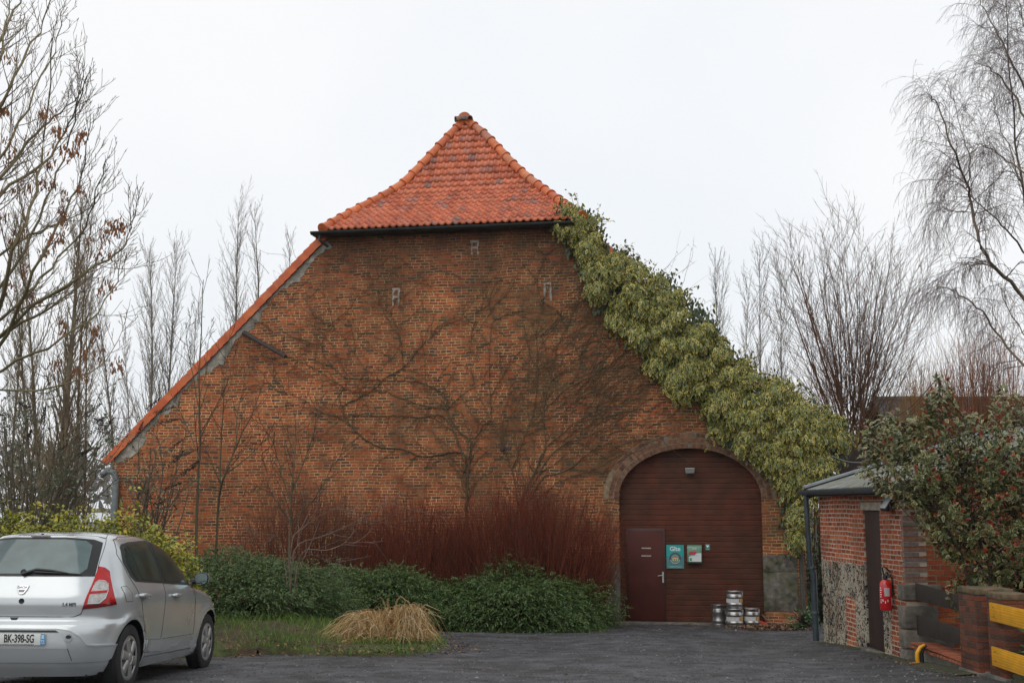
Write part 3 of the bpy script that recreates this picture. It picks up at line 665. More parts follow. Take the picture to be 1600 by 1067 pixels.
# grey brick quoin and rough stone blocks on the near corner
m_gb = mat('grey_brick', attr='rnd', stops=[(0,(.17,.13,.11)),(.5,(.23,.175,.145)),(1,(.22,.11,.07))], var=.35, scale=20, rough=.9, bump=.004)
mb = MB(); z = 1.47; k = 0
while z < 2.34:
    l_ = .20 if k % 2 else .31; mb.box(-.005, l_, -.005, .10 if k % 2 else .05, z+.005, z+.061, random.random()); z += .068; k += 1
mb.build('quoin', m_gb, ab)
m_st = mat('rough_stone', (.15,.13,.105), .93, var=.4, scale=7, bump=.025, bscale=14, col2=(.12,.11,.09))
zz = [.36,.62,.86,1.13,1.20,1.45]; 
for (a, b_, l_) in ((.34,.60,.40),(.61,.86,.62),(.87,1.17,.42),(1.24,1.45,.48)):
    m_ = MB(); m_.box(-.05, l_, -.05, .22, a, b_); s_ = m_.build('corner_stone', m_st, ab, bevel=.03)
# sheet roof with ribs, two slopes, ridge along local y
m_sheet = mat('mossy_sheet', (.15,.155,.12), .75, var=.35, scale=5, col2=(.20,.205,.19), bump=.004)
mb = MB(); xr, zr = 3.1, ze+1.02; e0 = -.17; ez = ze+.03
for side in (1, -1):
    V = []; cols = np.arange(-.25, LEN+.26, .0225)
    for y in cols:
        h = .018 if (abs((y/.09) % 1-.5) < .25) else 0
        for t in (0, 1):
            x = e0+(xr-e0)*t; x = x if side > 0 else 2*xr-x; V.append((x, y, ez+(zr-ez)*t+h))
    mb.add(V, [(2*i, 2*i+1, 2*i+3, 2*i+2) for i in range(len(cols)-1)])
mb.build('sheet_roof', m_sheet, ab)
mb = MB()
for yy in (-.25, LEN+.2):
    mb.prism([(e0-.02, ez-.16),(e0-.02,ez+.03),(xr,zr+.03),(2*xr-e0,ez+.03),(2*xr-e0,ez-.1),(xr,zr-.1)], yy, yy+.025)
mb.box(e0+.02, .0, -.2, LEN+.2, ez-.10, ez-.03); mb.build('fascia', m_darkzinc, ab)
MB().prism([(e0-.03,ez+.035),(xr,zr+.037),(xr,zr+.07),(e0-.03,ez+.075)], LEN+.12, LEN+.27).build('verge_trim', mat('pale_zinc', (.26,.29,.31), .5, .2, var=.2), ab)
mb = MB(); n = 10; V = []
for y in (-.22, LEN+.26):
    for k in range(n+1): A = PI+PI*k/n; V.append((e0-.04+.07*math.cos(A), y, ez-.005+.075*math.sin(A)))
    for k in range(n, -1, -1): A = PI+PI*k/n; V.append((e0-.04+.062*math.cos(A), y, ez-.005+.066*math.sin(A)))
q = 2*(n+1); mb.add(V, [(k, (k+1) % q, q+(k+1) % q, q+k) for k in range(q)]); mb.add(V, [tuple(range(q)), tuple(range(2*q-1,q-1,-1))])
mb.build('gutter', mat('grey_gutter', (.085,.105,.12), .4, .3, var=.2), ab)
yd = LEN+.10; mb = MB(); mb.tube([(-.19,yd,ez-.07),(-.19,yd,ez-.2),(-.16,yd,1.5),(-.11,yd,1.4),(-.10,yd,.3)], [.045,.045,.045,.052,.052], 12); mb.build('downpipe', mat('slate_pipe', (.045,.06,.072), .4, .2, var=.25), ab, True)
for z in (1.45, .72): MB().lathe([(.057,0),(.062,.01),(.062,.04),(.057,.05)], 12, Matrix.Translation((-.13 if z > 1 else -.10, yd, z))).build('pipe_clip', m_zinc, ab)

# outdoor lamp under the eave
yl = yA(1398); t = thing('security_light', 'small security light under the outbuilding gutter, partly behind the variegated bush', 'light', Vector((AX0, AY0, 0))+Matrix.Rotation(AH, 3, 'Z') @ Vector((-.02, yl, ze-.2)), AH)
Mt = Matrix.Rotation(math.radians(35), 4, 'Y')
MB().box(-.06,.0,-.11,.11,-.13,.11, M=Mt).build('housing', mat('lamp_black', (.015,.015,.017), .4), t, bevel=.01)
MB().box(-.075,-.061,-.11,.11,-.12,.12, M=Mt).build('glass', mat('lamp_glass_pale', (.45,.47,.48), .2), t, bevel=.004)
MB().tube([(0,0,0),(.03,0,-.06)], .02, 8).build('bracket', m_darkzinc, t)
# extinguisher
ye = yA(1395); pe = Vector((AX0, AY0, 0))+Matrix.Rotation(AH, 3, 'Z') @ Vector((-.115, ye, 0))
zt_ = at(1384, 905, pe.y).z; zbm = at(1384, 953, pe.y).z; hh = zt_-zbm
t = thing('fire_extinguisher', 'red fire extinguisher hung beside the narrow outbuilding door', 'extinguisher', (pe.x, pe.y, zbm))
R_ = .085
MB().lathe([(.0,0),(R_*.85,.0),(R_,.02),(R_,hh-.07),(R_*.85,hh-.03),(R_*.45,hh),(.0,hh)], 28).build('cylinder', mat('extinguisher_red', (.50,.010,.012), .22, coat=.6), t, True)
MB().lathe([(.03,hh-.005),(.034,hh+.03),(.03,hh+.055),(0,hh+.055)], 14).tube([(-.0,0,hh+.03),(.055,-.02,hh+.04),(.06,-.02,hh+.06)], .012, 6).build('valve', mat('black_plastic', (.012,.012,.012), .4), t, True)
mb = MB(); mb.tube([(-.015,0,hh+.05),(-.04,-.015,hh+.16),(.0,-.02,hh+.165),(.075,-.015,hh+.10)], .011, 7); mb.tube([(.0,0,hh+.05),(.09,-.02,hh+.07)], .011, 7); mb.tube([(-.01,.02,hh+.05),(.03,.03,hh+.10),(.10,.03,hh+.02),(.105,.02,hh*.55)], .010, 6); mb.build('handle', mat('black_plastic'), t, True)
def wrap(mb, a0, a1, z0, z1, mi=0, r=R_+.0015):
    n = 6; V = []
    for k in range(n+1):
        A = math.radians(a0+(a1-a0)*k/n); V += [(r*math.cos(A), r*math.sin(A), z0), (r*math.cos(A), r*math.sin(A), z1)]
    mb.add(V, [(2*k, 2*k+2, 2*k+3, 2*k+1) for k in range(n)], mi=mi)
mb = MB(); wrap(mb, -118, -72, hh*.47, hh*.74); wrap(mb, -55, -28, hh*.18, hh*.42); mb.build('label', mat('label_grey', (.45,.43,.44), .5), t)
mb = MB()
for k in range(5): wrap(mb, -168, -150+4*(k%2), hh*.72-k*.03, hh*.72-k*.03+.012)
for k in range(4): wrap(mb, -160+k*22, -153+k*22, hh*.24+.02*(k%2), hh*.24+.03+.02*(k%2))
wrap(mb, -165, -130, hh*.34, hh*.355); mb.build('printed_marks', m_white, t)
MB().box(.07,.12,-.03,.03,hh*.5,hh*.58).build('hanger', m_darkzinc, t)

# ============================================================ FENCE, PILLARS, LOW WALL (right foreground)
m_pb = brick_mat('pillar_brick', 0, .21, .066, .01, [(.20,.06,.035),(.27,.085,.045),(.15,.06,.04),(.10,.06,.045),(.24,.10,.06)], (.13,.10,.075), msize=.013)
m_pbs = brick_mat('pillar_brick_side', 1, .21, .066, .01, [(.20,.06,.035),(.27,.085,.045),(.15,.06,.04),(.10,.06,.045),(.24,.10,.06)], (.13,.10,.075), msize=.013)
def pillar(label, x, y, wx, wy, top):
    z0 = G(x, y)-.1; t = thing('brick_pillar', label, 'pillar', (x, y, z0), math.radians(2)); h = top-z0
    o = MB().box(0, wx, 0, wy, 0, h-.07).build('shaft', [m_pb, m_pbs], t)
    for p in o.data.polygons:
        if abs(p.normal.x) > .5: p.material_index = 1
    MB().box(-.012, wx+.012, -.012, wy+.012, h-.068, h).build('cap', mat('mossy_cap', (.14,.085,.05), .95, var=.4, scale=12, col2=(.085,.08,.04), bump=.01, bscale=40), t, bevel=.012)
    MB().box(-.03, wx+.03, -.03, wy+.03, 0, .13).build('plinth', mat('old_concrete'), t, bevel=.012)
pillar('mossy brick pillar at the end of the dark boards, the farther of two', 5.24, 14.0, .42, .50, 1.565)
pillar('mossy brick pillar carrying the yellow boards, the nearer of two', 5.30, 13.38, .30, .42, 1.55)
# tan brick wall stub behind the nearer pillar
dk = mat('dark_stained_board', (.030,.022,.017), .75, var=.3, scale=6)
t = thing('dark_board_fence', 'two dark brown horizontal boards between the outbuilding and brick pillar', 'fence', (5.42, 14.5, 0))
for (a, b_, c, d) in ((1.41,1.235,1.47,1.25),(1.03,.845,1.06,.80)):
    mb = MB(); y1 = 2.05; V = [(x, y, z) for x in (-.03, .0) for y, z in ((0,b_),(0,a),(y1,c),(y1,d))]
    mb.add(V, [(0,1,2,3),(7,6,5,4),(0,4,5,1),(1,5,6,2),(2,6,7,3),(3,7,4,0)]); mb.build('board', dk, t, bevel=.004)
t = thing('low_coped_wall', 'low concrete wall with orange tile coping under the dark boards', 'wall', (5.30, 13.98, 0))
MB().box(0, .22, 0, 2.45, .3, .655).build('wall', mat('old_concrete'), t, bevel=.01)
mb = MB(); y = .5
while y < 2.4:
    r_ = random.random(); z = .675+.006*random.random(); mb.box(-.05, .27, y, y+.098, z, z+.018, r_, M=Matrix.Translation((0,0,.02*(y/2.4))) @ Matrix.Rotation(.02, 4, 'Y')); mb.box(-.055, -.04, y+.012, y+.088, z-.03, z+.0, r_); y += .104
mb.build('tile_coping', mat('coping_tile', attr='rnd', stops=[(0,(.22,.06,.03)),(1,(.36,.11,.05))], var=.35, scale=14, rough=.7), t)
m_yel = mat('yellow_board', (.85,.41,.02), .42, var=.14, scale=9, coat=.15)
ntt = m_yel.node_tree; wv = N(ntt, 'ShaderNodeTexWave', wave_type='RINGS', rings_direction='X'); wv.inputs['Scale'].default_value = 2.2; wv.inputs['Distortion'].default_value = 9; wv.inputs['Detail'].default_value = 4; mx_ = N(ntt, 'ShaderNodeMix', data_type='RGBA', blend_type='MULTIPLY'); mx_.inputs['Factor'].default_value = 1; mr_ = N(ntt, 'ShaderNodeMapRange'); mr_.inputs['To Min'].default_value = .78; mr_.inputs['To Max'].default_value = 1.05; by_ = ntt.nodes['Principled BSDF'].inputs['Base Color']; src_ = by_.links[0].from_socket; mp_ = N(ntt, 'ShaderNodeMapping'); mp_.inputs['Scale'].default_value = (1, .35, 5); ntt.links.new(ntt.nodes['Texture Coordinate'].outputs['Object'], mp_.inputs['Vector']); ntt.links.new(mp_.outputs[0], wv.inputs['Vector']); ntt.links.new(wv.outputs['Fac'], mr_.inputs['Value']); ntt.links.new(src_, mx_.inputs['A']); ntt.links.new(mr_.outputs[0], mx_.inputs['B']); ntt.links.new(mx_.outputs['Result'], by_)
t = thing('yellow_board_fence', 'bright yellow two board fence running off at the right edge', 'fence', (5.27, 13.62, 0), math.radians(-1.5))
for (a, b_) in ((1.445,1.25),(.975,.775)):
    o = MB().box(-.032, -.004, -3.6, 0, b_, a).build('board', m_yel, t, bevel=.003)
mb = MB()
for zc in (1.35, .88):
    for yy in (-.12,):
        for dz in (-.05,.05): MB().lathe([(.0,-.0345),(.009,-.0345),(.009,-.031)], 10, Matrix.Translation((0,yy,zc+dz)) @ Matrix.Rotation(PI/2,4,'Y')).build('screw', m_zinc, t)
for yy in (-3.4,): MB().box(.0,.1,yy,yy+.1,.6,1.5).build('post', m_yel, t, bevel=.004)
t = thing('concrete_kerb', 'mossy concrete kerb at the foot of the yellow fence', 'kerb', (5.34, 13.35, 0)); o = MB().box(0,.14,-3.5,0,.4,.715).build('kerb', mat('mossy_concrete', (.12,.115,.08), .95, var=.35, scale=8, col2=(.07,.075,.04), bump=.008), t, bevel=.015)
# yellow and black curved hose guard at the wall end
p = gp(1432, 1027); t = thing('bollard_guard', 'small curved yellow and black guard standing at the end of the coped wall', 'guard', (5.16, 15.8, G(5.16, 15.8)))
MB().tube([(.06,-.04,.24),(-.0,-.05,.21),(-.040,-.05,.14),(-.045,-.05,.06),(-.02,-.05,-.01)], [.014,.024,.028,.026,.02], 10).build('yellow_tube', mat('yellow_plastic', (.75,.36,.015), .35), t, True)
MB().tube([(.09,-.03,.235),(.05,-.02,.2),(.02,-.02,.13),(.03,-.02,-.01)], [.014,.024,.028,.025], 10).build('black_tube', mat('black_rubber', (.012,.013,.013), .5), t, True)
MB().tube([(-.15,-.06,.012),(-.05,-.07,.02),(.0,-.06,.012)], [.008,.015,.012], 6).build('orange_tip', mat('orange_plastic', (.6,.16,.02), .5), t, True)

# ============================================================ KEGS
m_keg = mat('keg_steel', (.42,.41,.40), .28, .92, var=.18, scale=6); m_kegd = mat('keg_shadow', (.02,.02,.02), .7)
m_kl = mat('keg_label', (.50,.50,.50), .6, var=.12, scale=10); m_klo = mat('keg_label_ochre', (.50,.30,.10), .6); m_klp = mat('keg_sticker', (.50,.40,.38), .6); m_klr = mat('keg_label_red', (.35,.06,.05), .6)
def keg(label, px, py_bot, py_top, wpx, w_, slim=False, rot=0, blue=False, zb=None):
    u, zz0 = WL(px, py_bot, w_); _, z1 = WL(px, py_top, w_); u0, _ = WL(px-wpx/2, py_bot, w_); u1, _ = WL(px+wpx/2, py_bot, w_)
    R = (u1-u0)/2; base = BW(u, w_, 0); z0 = zb if zb is not None else G(base.x, base.y); base.z = z0; H = z1-z0
    t = thing('beer_keg', label, 'keg', base, rot, 'steel beer kegs stacked against the barn door')
    pr = [(R*.93,.0),(R*.97,.0),(R*.97,H*.10),(R*.90,H*.125),(R*.97,H*.17),(R*1.0,H*.24),(R*1.0,H*.28),(R*.955,H*.31),(R*.955,H*.60),(R*1.0,H*.63),(R*1.0,H*.68),(R*.97,H*.72),(R*.965,H*.80),(R*.93,H*.83)]
    MB().lathe(pr+[(R*.6,H*.87),(0,H*.885)], 36).build('body', m_keg, t, True)
    MB().lathe([(R*.93,H*.82),(R*.96,H*.84),(R*.97,H*.97),(R*.985,H*.985),(R*.97,H),(R*.92,H*.995),(R*.91,H*.84)], 36).build('chime', m_keg, t, True)
    mb = MB(); mb.lathe([(.0,H*.93),(.035,H*.93),(.04,H*.88)], 16); 
    def ww(a0, a1, z0_, z1_, mi, r): 
        n = 10; V = []
        for k in range(n+1): A = math.radians(a0+(a1-a0)*k/n)-rot; V += [(r*math.cos(A), r*math.sin(A), z0_), (r*math.cos(A), r*math.sin(A), z1_)]
        mb.add(V, [(2*k, 2*k+2, 2*k+3, 2*k+1) for k in range(n)], mi=mi)
    mb.build('spear', m_kegd, t)
    mb = MB(); ww(-108,-72,H*.885,H*.955,0,R*.978); mb.build('hand_hole', m_kegd, t)
    if not slim:
        mb = MB(); ww(-165,-60,H*.34,H*.57,0,R*.965); ww(-60,-25,H*.34,H*.57,1,R*.965); ww(-66,-60,H*.37,H*.54,2,R*.968); mb.build('label', [m_kl, m_klo, m_klr], t)
        mb = MB(); ww(-40,-12,H*.72,H*.95,0,R*.985); mb.build('sticker', m_klp, t)
    if blue: mb = MB(); mb.lathe([(.0,H*.955),(R*.35,H*.955),(R*.35,H*.90)], 16); mb.build('cap', mat('keg_blue', (.02,.09,.4), .4), t)
    return t, H, z0
keg('slim dull steel keg with blue cap, leftmost of the keg stack', 1123.5, 977, 944, 23, -.18, True, 0, True)
k1, H1, z1_ = keg('steel keg with pale paper label carrying another keg on top', 1148, 979, 950, 29, -.45)
keg('uppermost steel keg, standing on top of another keg', 1147.5, 950, 922.5, 28, -.45, zb=z1_+H1+.002)
keg('steel keg with label standing on the ground at the right of the stack', 1174.5, 977, 949.5, 26, -.36)
u, z = WL(1196, 968, -.25); p = BW(u, -.25, 0); t = MB().prism([(-.16,.0),(.17,.0),(.05,.05),(-.14,.14)], -.03, .03).build('traffic_cone', mat('faded_red', (.42,.05,.03), .6), None, bevel=.008); t.name = 'roof_tile_shard'; t.location = (p.x, p.y, G(p.x, p.y)); tag(t, 'red broken shard lying right of the kegs', 'shard')
# garden hose looped from the plinth
pts = []
for px, py, w_ in ((1191,960,-.02),(1196,966,-.12),(1206,972,-.25),(1220,973.5,-.3),(1235,971,-.3),(1246,966,-.25),(1247,961,-.15),(1240,955,-.08)):
    u, z = WL(px, py, w_); q_ = BW(u, w_, z); q_.z = max(q_.z, G(q_.x, q_.y)+.015); pts.append(q_)
h_ = MB().tube(pts, .012, 6).build('garden_hose', mat('hose', (.22,.15,.11), .6), None, True); tag(h_, 'thin brown hose lying along the foot of the barn right of the kegs', 'hose')
# cable slung from ivy to outbuilding
pts = [at(1300+50*i/8, 712+(10*i/8)+4*math.sin(PI*i/8), 24.5-.6*i) for i in range(9)]
h_ = MB().tube(pts, .008, 5).build('overhead_cable', mat('grey_cable', (.2,.22,.23), .5), None, True); tag(h_, 'thin grey cable slung between the ivy and the variegated bush', 'cable')
# ============================================================ CAR
YAW, CP = math.radians(3.7), math.radians(2.3)
car = thing('parked_car', 'silver five door hatchback parked at the left edge, seen from behind', 'car', (-4.79, 12.82, G(-4.79,12.82)-.045))
car.rotation_euler = (-CP, 0, -YAW)
m_sil = mat('silver_paint', (.545,.575,.585), .24, .55, coat=.8, var=.05, scale=2.5)
m_sil2 = m_sil
m_blk = mat('car_black', (.010,.010,.011), .45); m_seam = mat('panel_gap', (.006,.006,.006), .8)
m_glass = mat('misted_glass', (.075,.125,.125), .12, coat=.6, var=.35, scale=3.5, col2=(.035,.06,.06)); m_glass2 = mat('side_glass', (.020,.036,.032), .10, coat=.25, spec=.35, var=.4, scale=4, col2=(.035,.06,.05))
ZW = [(.2,.78),(.3,.825),(.40,.845),(.5,.853),(.6,.858),(.8,.868),(.88,.870),(.95,.866),(1.0,.856),(1.06,.835),(1.15,.80),(1.3,.745),(1.42,.70),(1.5,.655),(1.55,.60),(1.585,.50),(1.605,.36),(1.618,.15)]
ZR = [(.2,-.56),(.3,-.64),(.38,-.675),(.5,-.705),(.62,-.705),(.66,-.70),(.70,-.685),(.74,-.645),(.77,-.640),(.9,-.65),(.97,-.64),(1.04,-.61),(1.1,-.575),(1.15,-.55),(1.3,-.47),(1.45,-.38),(1.52,-.335),(1.56,-.31),(1.59,-.15),(1.61,.10),(1.618,.4)]
ZF = [(.2,3.1),(.3,3.22),(.45,3.3),(.6,3.3),(.75,3.22),(.85,3.08),(.92,2.85),(.98,2.5),(1.02,2.25),(1.06,2.12),(1.15,2.06),(1.3,1.88),(1.45,1.58),(1.55,1.25),(1.59,1.0),(1.61,.75),(1.618,.6)]
for T in (ZW, ZR, ZF): pass
def I_(T, z): return float(np.interp(z, [a for a, b in T], [b for a, b in T]))
NE, LR = 4.0, 1.1
def LRf(z): return min(LR, .62*(I_(ZF, z)-I_(ZR, z)))
def LFf(z): return min(.9 if z < 1.0 else .55, .36*(I_(ZF, z)-I_(ZR, z)))
def ring(z, nq=34, ns=22):
    w_, yr, yf = I_(ZW, z), I_(ZR, z), I_(ZF, z); L_ = LRf(z); Lf = LFf(z); P = []
    def quad(L_, y0, sg, nq):
        th = np.linspace(0, PI/2, 400); x = w_*np.sin(th)**(2/NE); y = L_*(1-np.cos(th)**(2/NE)); d = np.concatenate([[0], np.cumsum(np.hypot(np.diff(x), np.diff(y)))])
        t = np.linspace(0, d[-1], nq); return [(float(np.interp(q, d, x)), float(y0+sg*np.interp(q, d, y))) for q in t]
    a = quad(L_, yr, 1, nq); b = quad(Lf, yf, -1, 24)
    mid = [(w_, a[-1][1]+(b[-1][1]-a[-1][1])*k/ns) for k in range(1, ns)]
    return a+mid+b[::-1]
zs_ = sorted(set([.2,.23]+list(np.linspace(.26,1.56,54))+[.655,.70,.735,.745,1.575,1.585,1.595,1.603,1.61,1.615,1.618]))
ARC = [(.05,.335),(2.62,.325)]
def flare(x, y, z):
    for yc, zc in ARC:
        d = math.hypot(y-yc, z-zc)
        if z > .2 and x > .6: x += .022*math.exp(-((d-.41)/.055)**2)*(1 if z > zc-.2 else .4)
    # side moulding crease and shoulder line
    return x
V, rings = [], []
for z in zs_:
    r_ = ring(z); full = [(flare(x, y, z), y) for x, y in r_]+[(-flare(x, y, z), y) for x, y in r_[::-1][1:-1]]
    rings.append(len(full)); V += [(x, y, z) for x, y in full]
n = rings[0]; Fs = [(i*n+k, i*n+(k+1)%n, (i+1)*n+(k+1)%n, (i+1)*n+k) for i in range(len(zs_)-1) for k in range(n)]
Fs.append(tuple(range(n-1,-1,-1))); Fs.append(tuple((len(zs_)-1)*n+k for k in range(n)))
me = bpy.data.meshes.new('body'); me.from_pydata([tuple(v) for v in V], [], Fs)
bm = bmesh.new(); bm.from_mesh(me); bmesh.ops.triangulate(bm, faces=[f for f in bm.faces if len(f.verts) > 4]); bmesh.ops.recalc_face_normals(bm, faces=bm.faces); bm.to_mesh(me); bm.free()
body = link('body', me, [m_sil, m_blk], car)
RW = .335
for yc, zc in ARC:
    for sx in (-1, 1):
        mbx = MB(); mbx.lathe([(0,0),(.385,0),(.385,.40),(0,.40)], 48, Matrix.Translation((sx*.60 if sx > 0 else -1.0, yc, zc)) @ Matrix.Rotation(PI/2, 4, 'Y'))
        k = mbx.build('cut', m_blk)
        bm = bmesh.new(); bm.from_mesh(k.data); bmesh.ops.remove_doubles(bm, verts=bm.verts, dist=1e-6); bmesh.ops.recalc_face_normals(bm, faces=bm.faces); bm.to_mesh(k.data); bm.free()
        md = body.modifiers.new('b', 'BOOLEAN'); md.operation = 'DIFFERENCE'; md.solver = 'EXACT'; md.object = k
        body.parent = None; dg = bpy.context.evaluated_depsgraph_get(); dg.update(); nm = bpy.data.meshes.new_from_object(body.evaluated_get(dg)); body.modifiers.clear(); body.data = nm; body.parent = car
        kd = k.data; bpy.data.objects.remove(k)
nm = body.data
while len(nm.materials) < 2: nm.materials.append(m_blk)
for p in nm.polygons:
    c = p.center; dk_ = any(math.hypot(c.y-yc, c.z-zc) < .386 and .55 < abs(c.x) < 1.0 and (abs(p.normal.x) < .5 or abs(c.x) < .61) for yc, zc in ARC)
    p.material_index = 1 if (dk_ or c.z < .215) else 0; p.use_smooth = True
try: nm.set_sharp_from_angle(angle=math.radians(38))
except Exception as ex: print(ex)
def zc_(y, z): return z+.032*y
def rear_pt(phi, z, off=0.0):
    """direction phi (degrees from straight back) about the centre of the rear quarter"""
    w_, yr = I_(ZW, z), I_(ZR, z); a = math.radians(phi); s_, c_ = abs(math.sin(a)), math.cos(a)
    r_ = ((s_/w_)**NE+(abs(c_)/LR)**NE)**(-1/NE) if c_ > 0 else w_/s_
    x, y = r_*math.sin(a), yr+LR-r_*math.cos(a); q_ = abs(x)/w_; y = yr+LRf(z)*(1-max(0, 1-q_**NE)**(1/NE)) if q_ < .985 and LRf(z) < LR else y; x = math.copysign(flare(abs(x), y, z), x)
    nx, ny = math.copysign((abs(x)/w_)**(NE-1)/w_, x), -(max(0,(yr+LR-y))/LR)**(NE-1)/LR; l_ = math.hypot(nx, ny)+1e-9
    return Vector((x+nx/l_*off, y+ny/l_*off, z))
def side_pt(y, z, off=0.0, sg=1):
    w_, yr, yf = I_(ZW, z), I_(ZR, z), I_(ZF, z); x = w_
    Lr_ = LRf(z); Lf = LFf(z)
    if y < yr+Lr_: x = w_*max(0, 1-((yr+Lr_-y)/Lr_)**NE)**(1/NE)
    if y > yf-Lf: x = w_*max(0, 1-((y-yf+Lf)/Lf)**NE)**(1/NE)
    return Vector((sg*(flare(x, y, z)+off), y, z))
def patch(name, poly, fn, mats, off=.004, thick=.006, step=(.06,.04), parent=car, round_=0):
    """polygon in surface coordinates laid on the body with a real thickness"""
    bm = bmesh.new(); P = poly
    if round_:
        Q = []
        for i in range(len(P)):
            a, b, c = Vector(P[i-1]), Vector(P[i]), Vector(P[(i+1) % len(P)])
            for t in (.0,.25,.5,.75,1): p1 = b+(a-b)*round_*(1-t); p2 = b+(c-b)*round_*t; Q.append(tuple(p1*(1-t)+p2*t))
        P = Q
    vs = [bm.verts.new((a, b, 0)) for a, b in P]; bm.faces.new(vs)
    a0, a1 = min(p[0] for p in P), max(p[0] for p in P); b0, b1 = min(p[1] for p in P), max(p[1] for p in P)
    x = math.ceil(a0/step[0])*step[0]
    while x < a1: bmesh.ops.bisect_plane(bm, geom=bm.verts[:]+bm.edges[:]+bm.faces[:], plane_co=(x+1e-4,0,0), plane_no=(1,0,0)); x += step[0]
    z = math.ceil(b0/step[1])*step[1]
    while z < b1: bmesh.ops.bisect_plane(bm, geom=bm.verts[:]+bm.edges[:]+bm.faces[:], plane_co=(0,z+1e-4,0), plane_no=(0,1,0)); z += step[1]
    top = {v: fn(v.co.x, v.co.y, off) for v in bm.verts}; bot = {v: fn(v.co.x, v.co.y, off-thick) for v in bm.verts}
    V, Fs = [], []; ix = {}
    for v in bm.verts: ix[v] = len(V); V.append(top[v])
    k = len(V); V += [bot[v] for v in bm.verts]
    for f in bm.faces: Fs.append(tuple(ix[v] for v in f.verts))
    for e in bm.edges:
        if len(e.link_faces) == 1: a, b = ix[e.verts[0]], ix[e.verts[1]]; Fs.append((a, b, b+k, a+k))
    bm.free(); me = bpy.data.meshes.new(name); me.from_pydata([tuple(v) for v in V], [], Fs)
    bm = bmesh.new(); bm.from_mesh(me); bmesh.ops.triangulate(bm, faces=[f for f in bm.faces if len(f.verts) > 4]); bmesh.ops.recalc_face_normals(bm, faces=bm.faces); bm.to_mesh(me); bm.free()
    o = link(name, me, mats, parent, True)
    try: me.set_sharp_from_angle(angle=math.radians(35))
    except Exception: pass
    return o
def RP(p): return [(a, b) for a, b in p]
PS = (3.0, .05)
# rear window (black surround, misted glass)
wr = patch('rear_window', [(-33,1.50),(-28,1.53),(-14,1.552),(14,1.552),(28,1.53),(33,1.50),(32.8,1.165),(-32.8,1.165)], rear_pt, m_blk, .005, .01, PS)
patch('glass', [(-27.5,1.47),(-24,1.515),(-13,1.53),(13,1.53),(24,1.515),(27.5,1.47),(28.2,1.24),(25.5,1.19),(-25.5,1.19),(-28.2,1.24)], rear_pt, m_glass, .008, .004, PS, wr)
def seam(pts, r=.004, name='panel_gap', m=None): return MB().tube(pts, r, 5).build(name, m or m_seam, car, True)
def poly3(P, fn, off=0.0, n=8, close=False):
    out_ = []; Q = P+[P[0]] if close else P
    for a, b in zip(Q, Q[1:]):
        for k in range(n): out_.append(fn(a[0]+(b[0]-a[0])*k/n, a[1]+(b[1]-a[1])*k/n, off))
    out_.append(fn(*Q[-1], off)); return out_
seam(poly3([(-30,.85),(-29,.80),(-26,.775),(26,.775),(29,.80),(30,.85)], rear_pt))
seam(poly3([(33.5,1.20),(33.6,1.30),(35,1.50),(36,1.545),(30,1.565),(15,1.575),(-15,1.575)], rear_pt), .003)
seam(poly3([(36,1.545),(41,1.585)], rear_pt), .003)
# lamps
m_red = mat('lamp_red', (.42,.004,.006), .15, spec=.3, coat=.35, var=.2, scale=20); m_redd = mat('lamp_dark_red', (.12,.004,.006), .15, coat=1.0); m_clear = mat('lamp_clear', (.42,.40,.38), .12, coat=1.0, var=.3, scale=30)
for sg in (1, -1):
    f_ = (lambda a, z, off=0.0, sg=sg: Vector((sg*(q := rear_pt(a, z, off)).x, q.y, q.z)))
    lp_ = patch('tail_lamp', [(33.8,1.262),(37,1.25),(40.2,1.215),(41.5,1.14),(43.5,1.05),(47.3,.885),(38,.862),(29.5,.845),(30.5,.93),(32.2,1.08)], f_, m_red, .012, .03, (1.5,.04))
    patch('lamp_base', [(29.5,.845),(47.3,.885),(46.6,.915),(38,.895),(30.2,.885)], f_, m_redd, .014, .004, (1.5,.05), lp_)
    patch('reflector', [(31.6,.90),(37,.905),(39.8,.95),(40.6,1.02),(40.0,1.085),(38,1.115),(35,1.12),(33.2,1.09),(32.3,1.0)], f_, m_clear, .0155, .004, (1.5,.04), lp_, .25)
    patch('reflector_bar', [(32.2,.995),(40.3,1.005),(40.5,1.03),(32.4,1.02)], f_, m_red, .019, .004, (1.5,.04), lp_)
    if sg > 0: MB().tube([f_(a, z, .016) for a, z in ((31.6,.90),(37,.902),(39.9,.95),(40.8,1.02),(40.1,1.09),(38,1.12),(35,1.125),(33.2,1.095))], .005, 6).build('lens_rim', mat('lens_silver', (.6,.6,.6), .25, .8), lp_, True)
# bumper relief: lower valance with raised shoulder line, number plate recess
m_valr = mat('valance_silver', (.42,.445,.455), .36, .42, coat=.4)
patch('bumper_insert', [(-34,.50),(-30,.605),(-26,.655),(-20,.672),(20,.672),(26,.655),(30,.605),(34,.505),(37,.49),(49.5,.485),(49.5,.46),(46,.36),(42,.34),(-42,.34),(-49.5,.46),(-49.5,.485),(-37,.49)], rear_pt, m_valr, .016, .03, PS)
patch('bumper_line', [(-34.6,.515),(-30.6,.63),(-26,.683),(-20,.70),(20,.70),(26,.683),(30.6,.63),(34.6,.515),(37,.505),(50,.50),(50,.482),(37,.488),(33.6,.503),(29.6,.600),(25.6,.650),(20,.667),(-20,.667),(-25.6,.650),(-29.6,.600),(-33.6,.503),(-37,.488),(-50,.482),(-50,.50),(-37,.505)], rear_pt, m_sil, .022, .03, PS)
rc = patch('plate_recess', [(-22,.62),(-20,.648),(20,.648),(22,.62),(25.5,.475),(-25.5,.475)], rear_pt, mat('recess_silver', (.50,.515,.53), .4, .3), .0185, .004, PS)
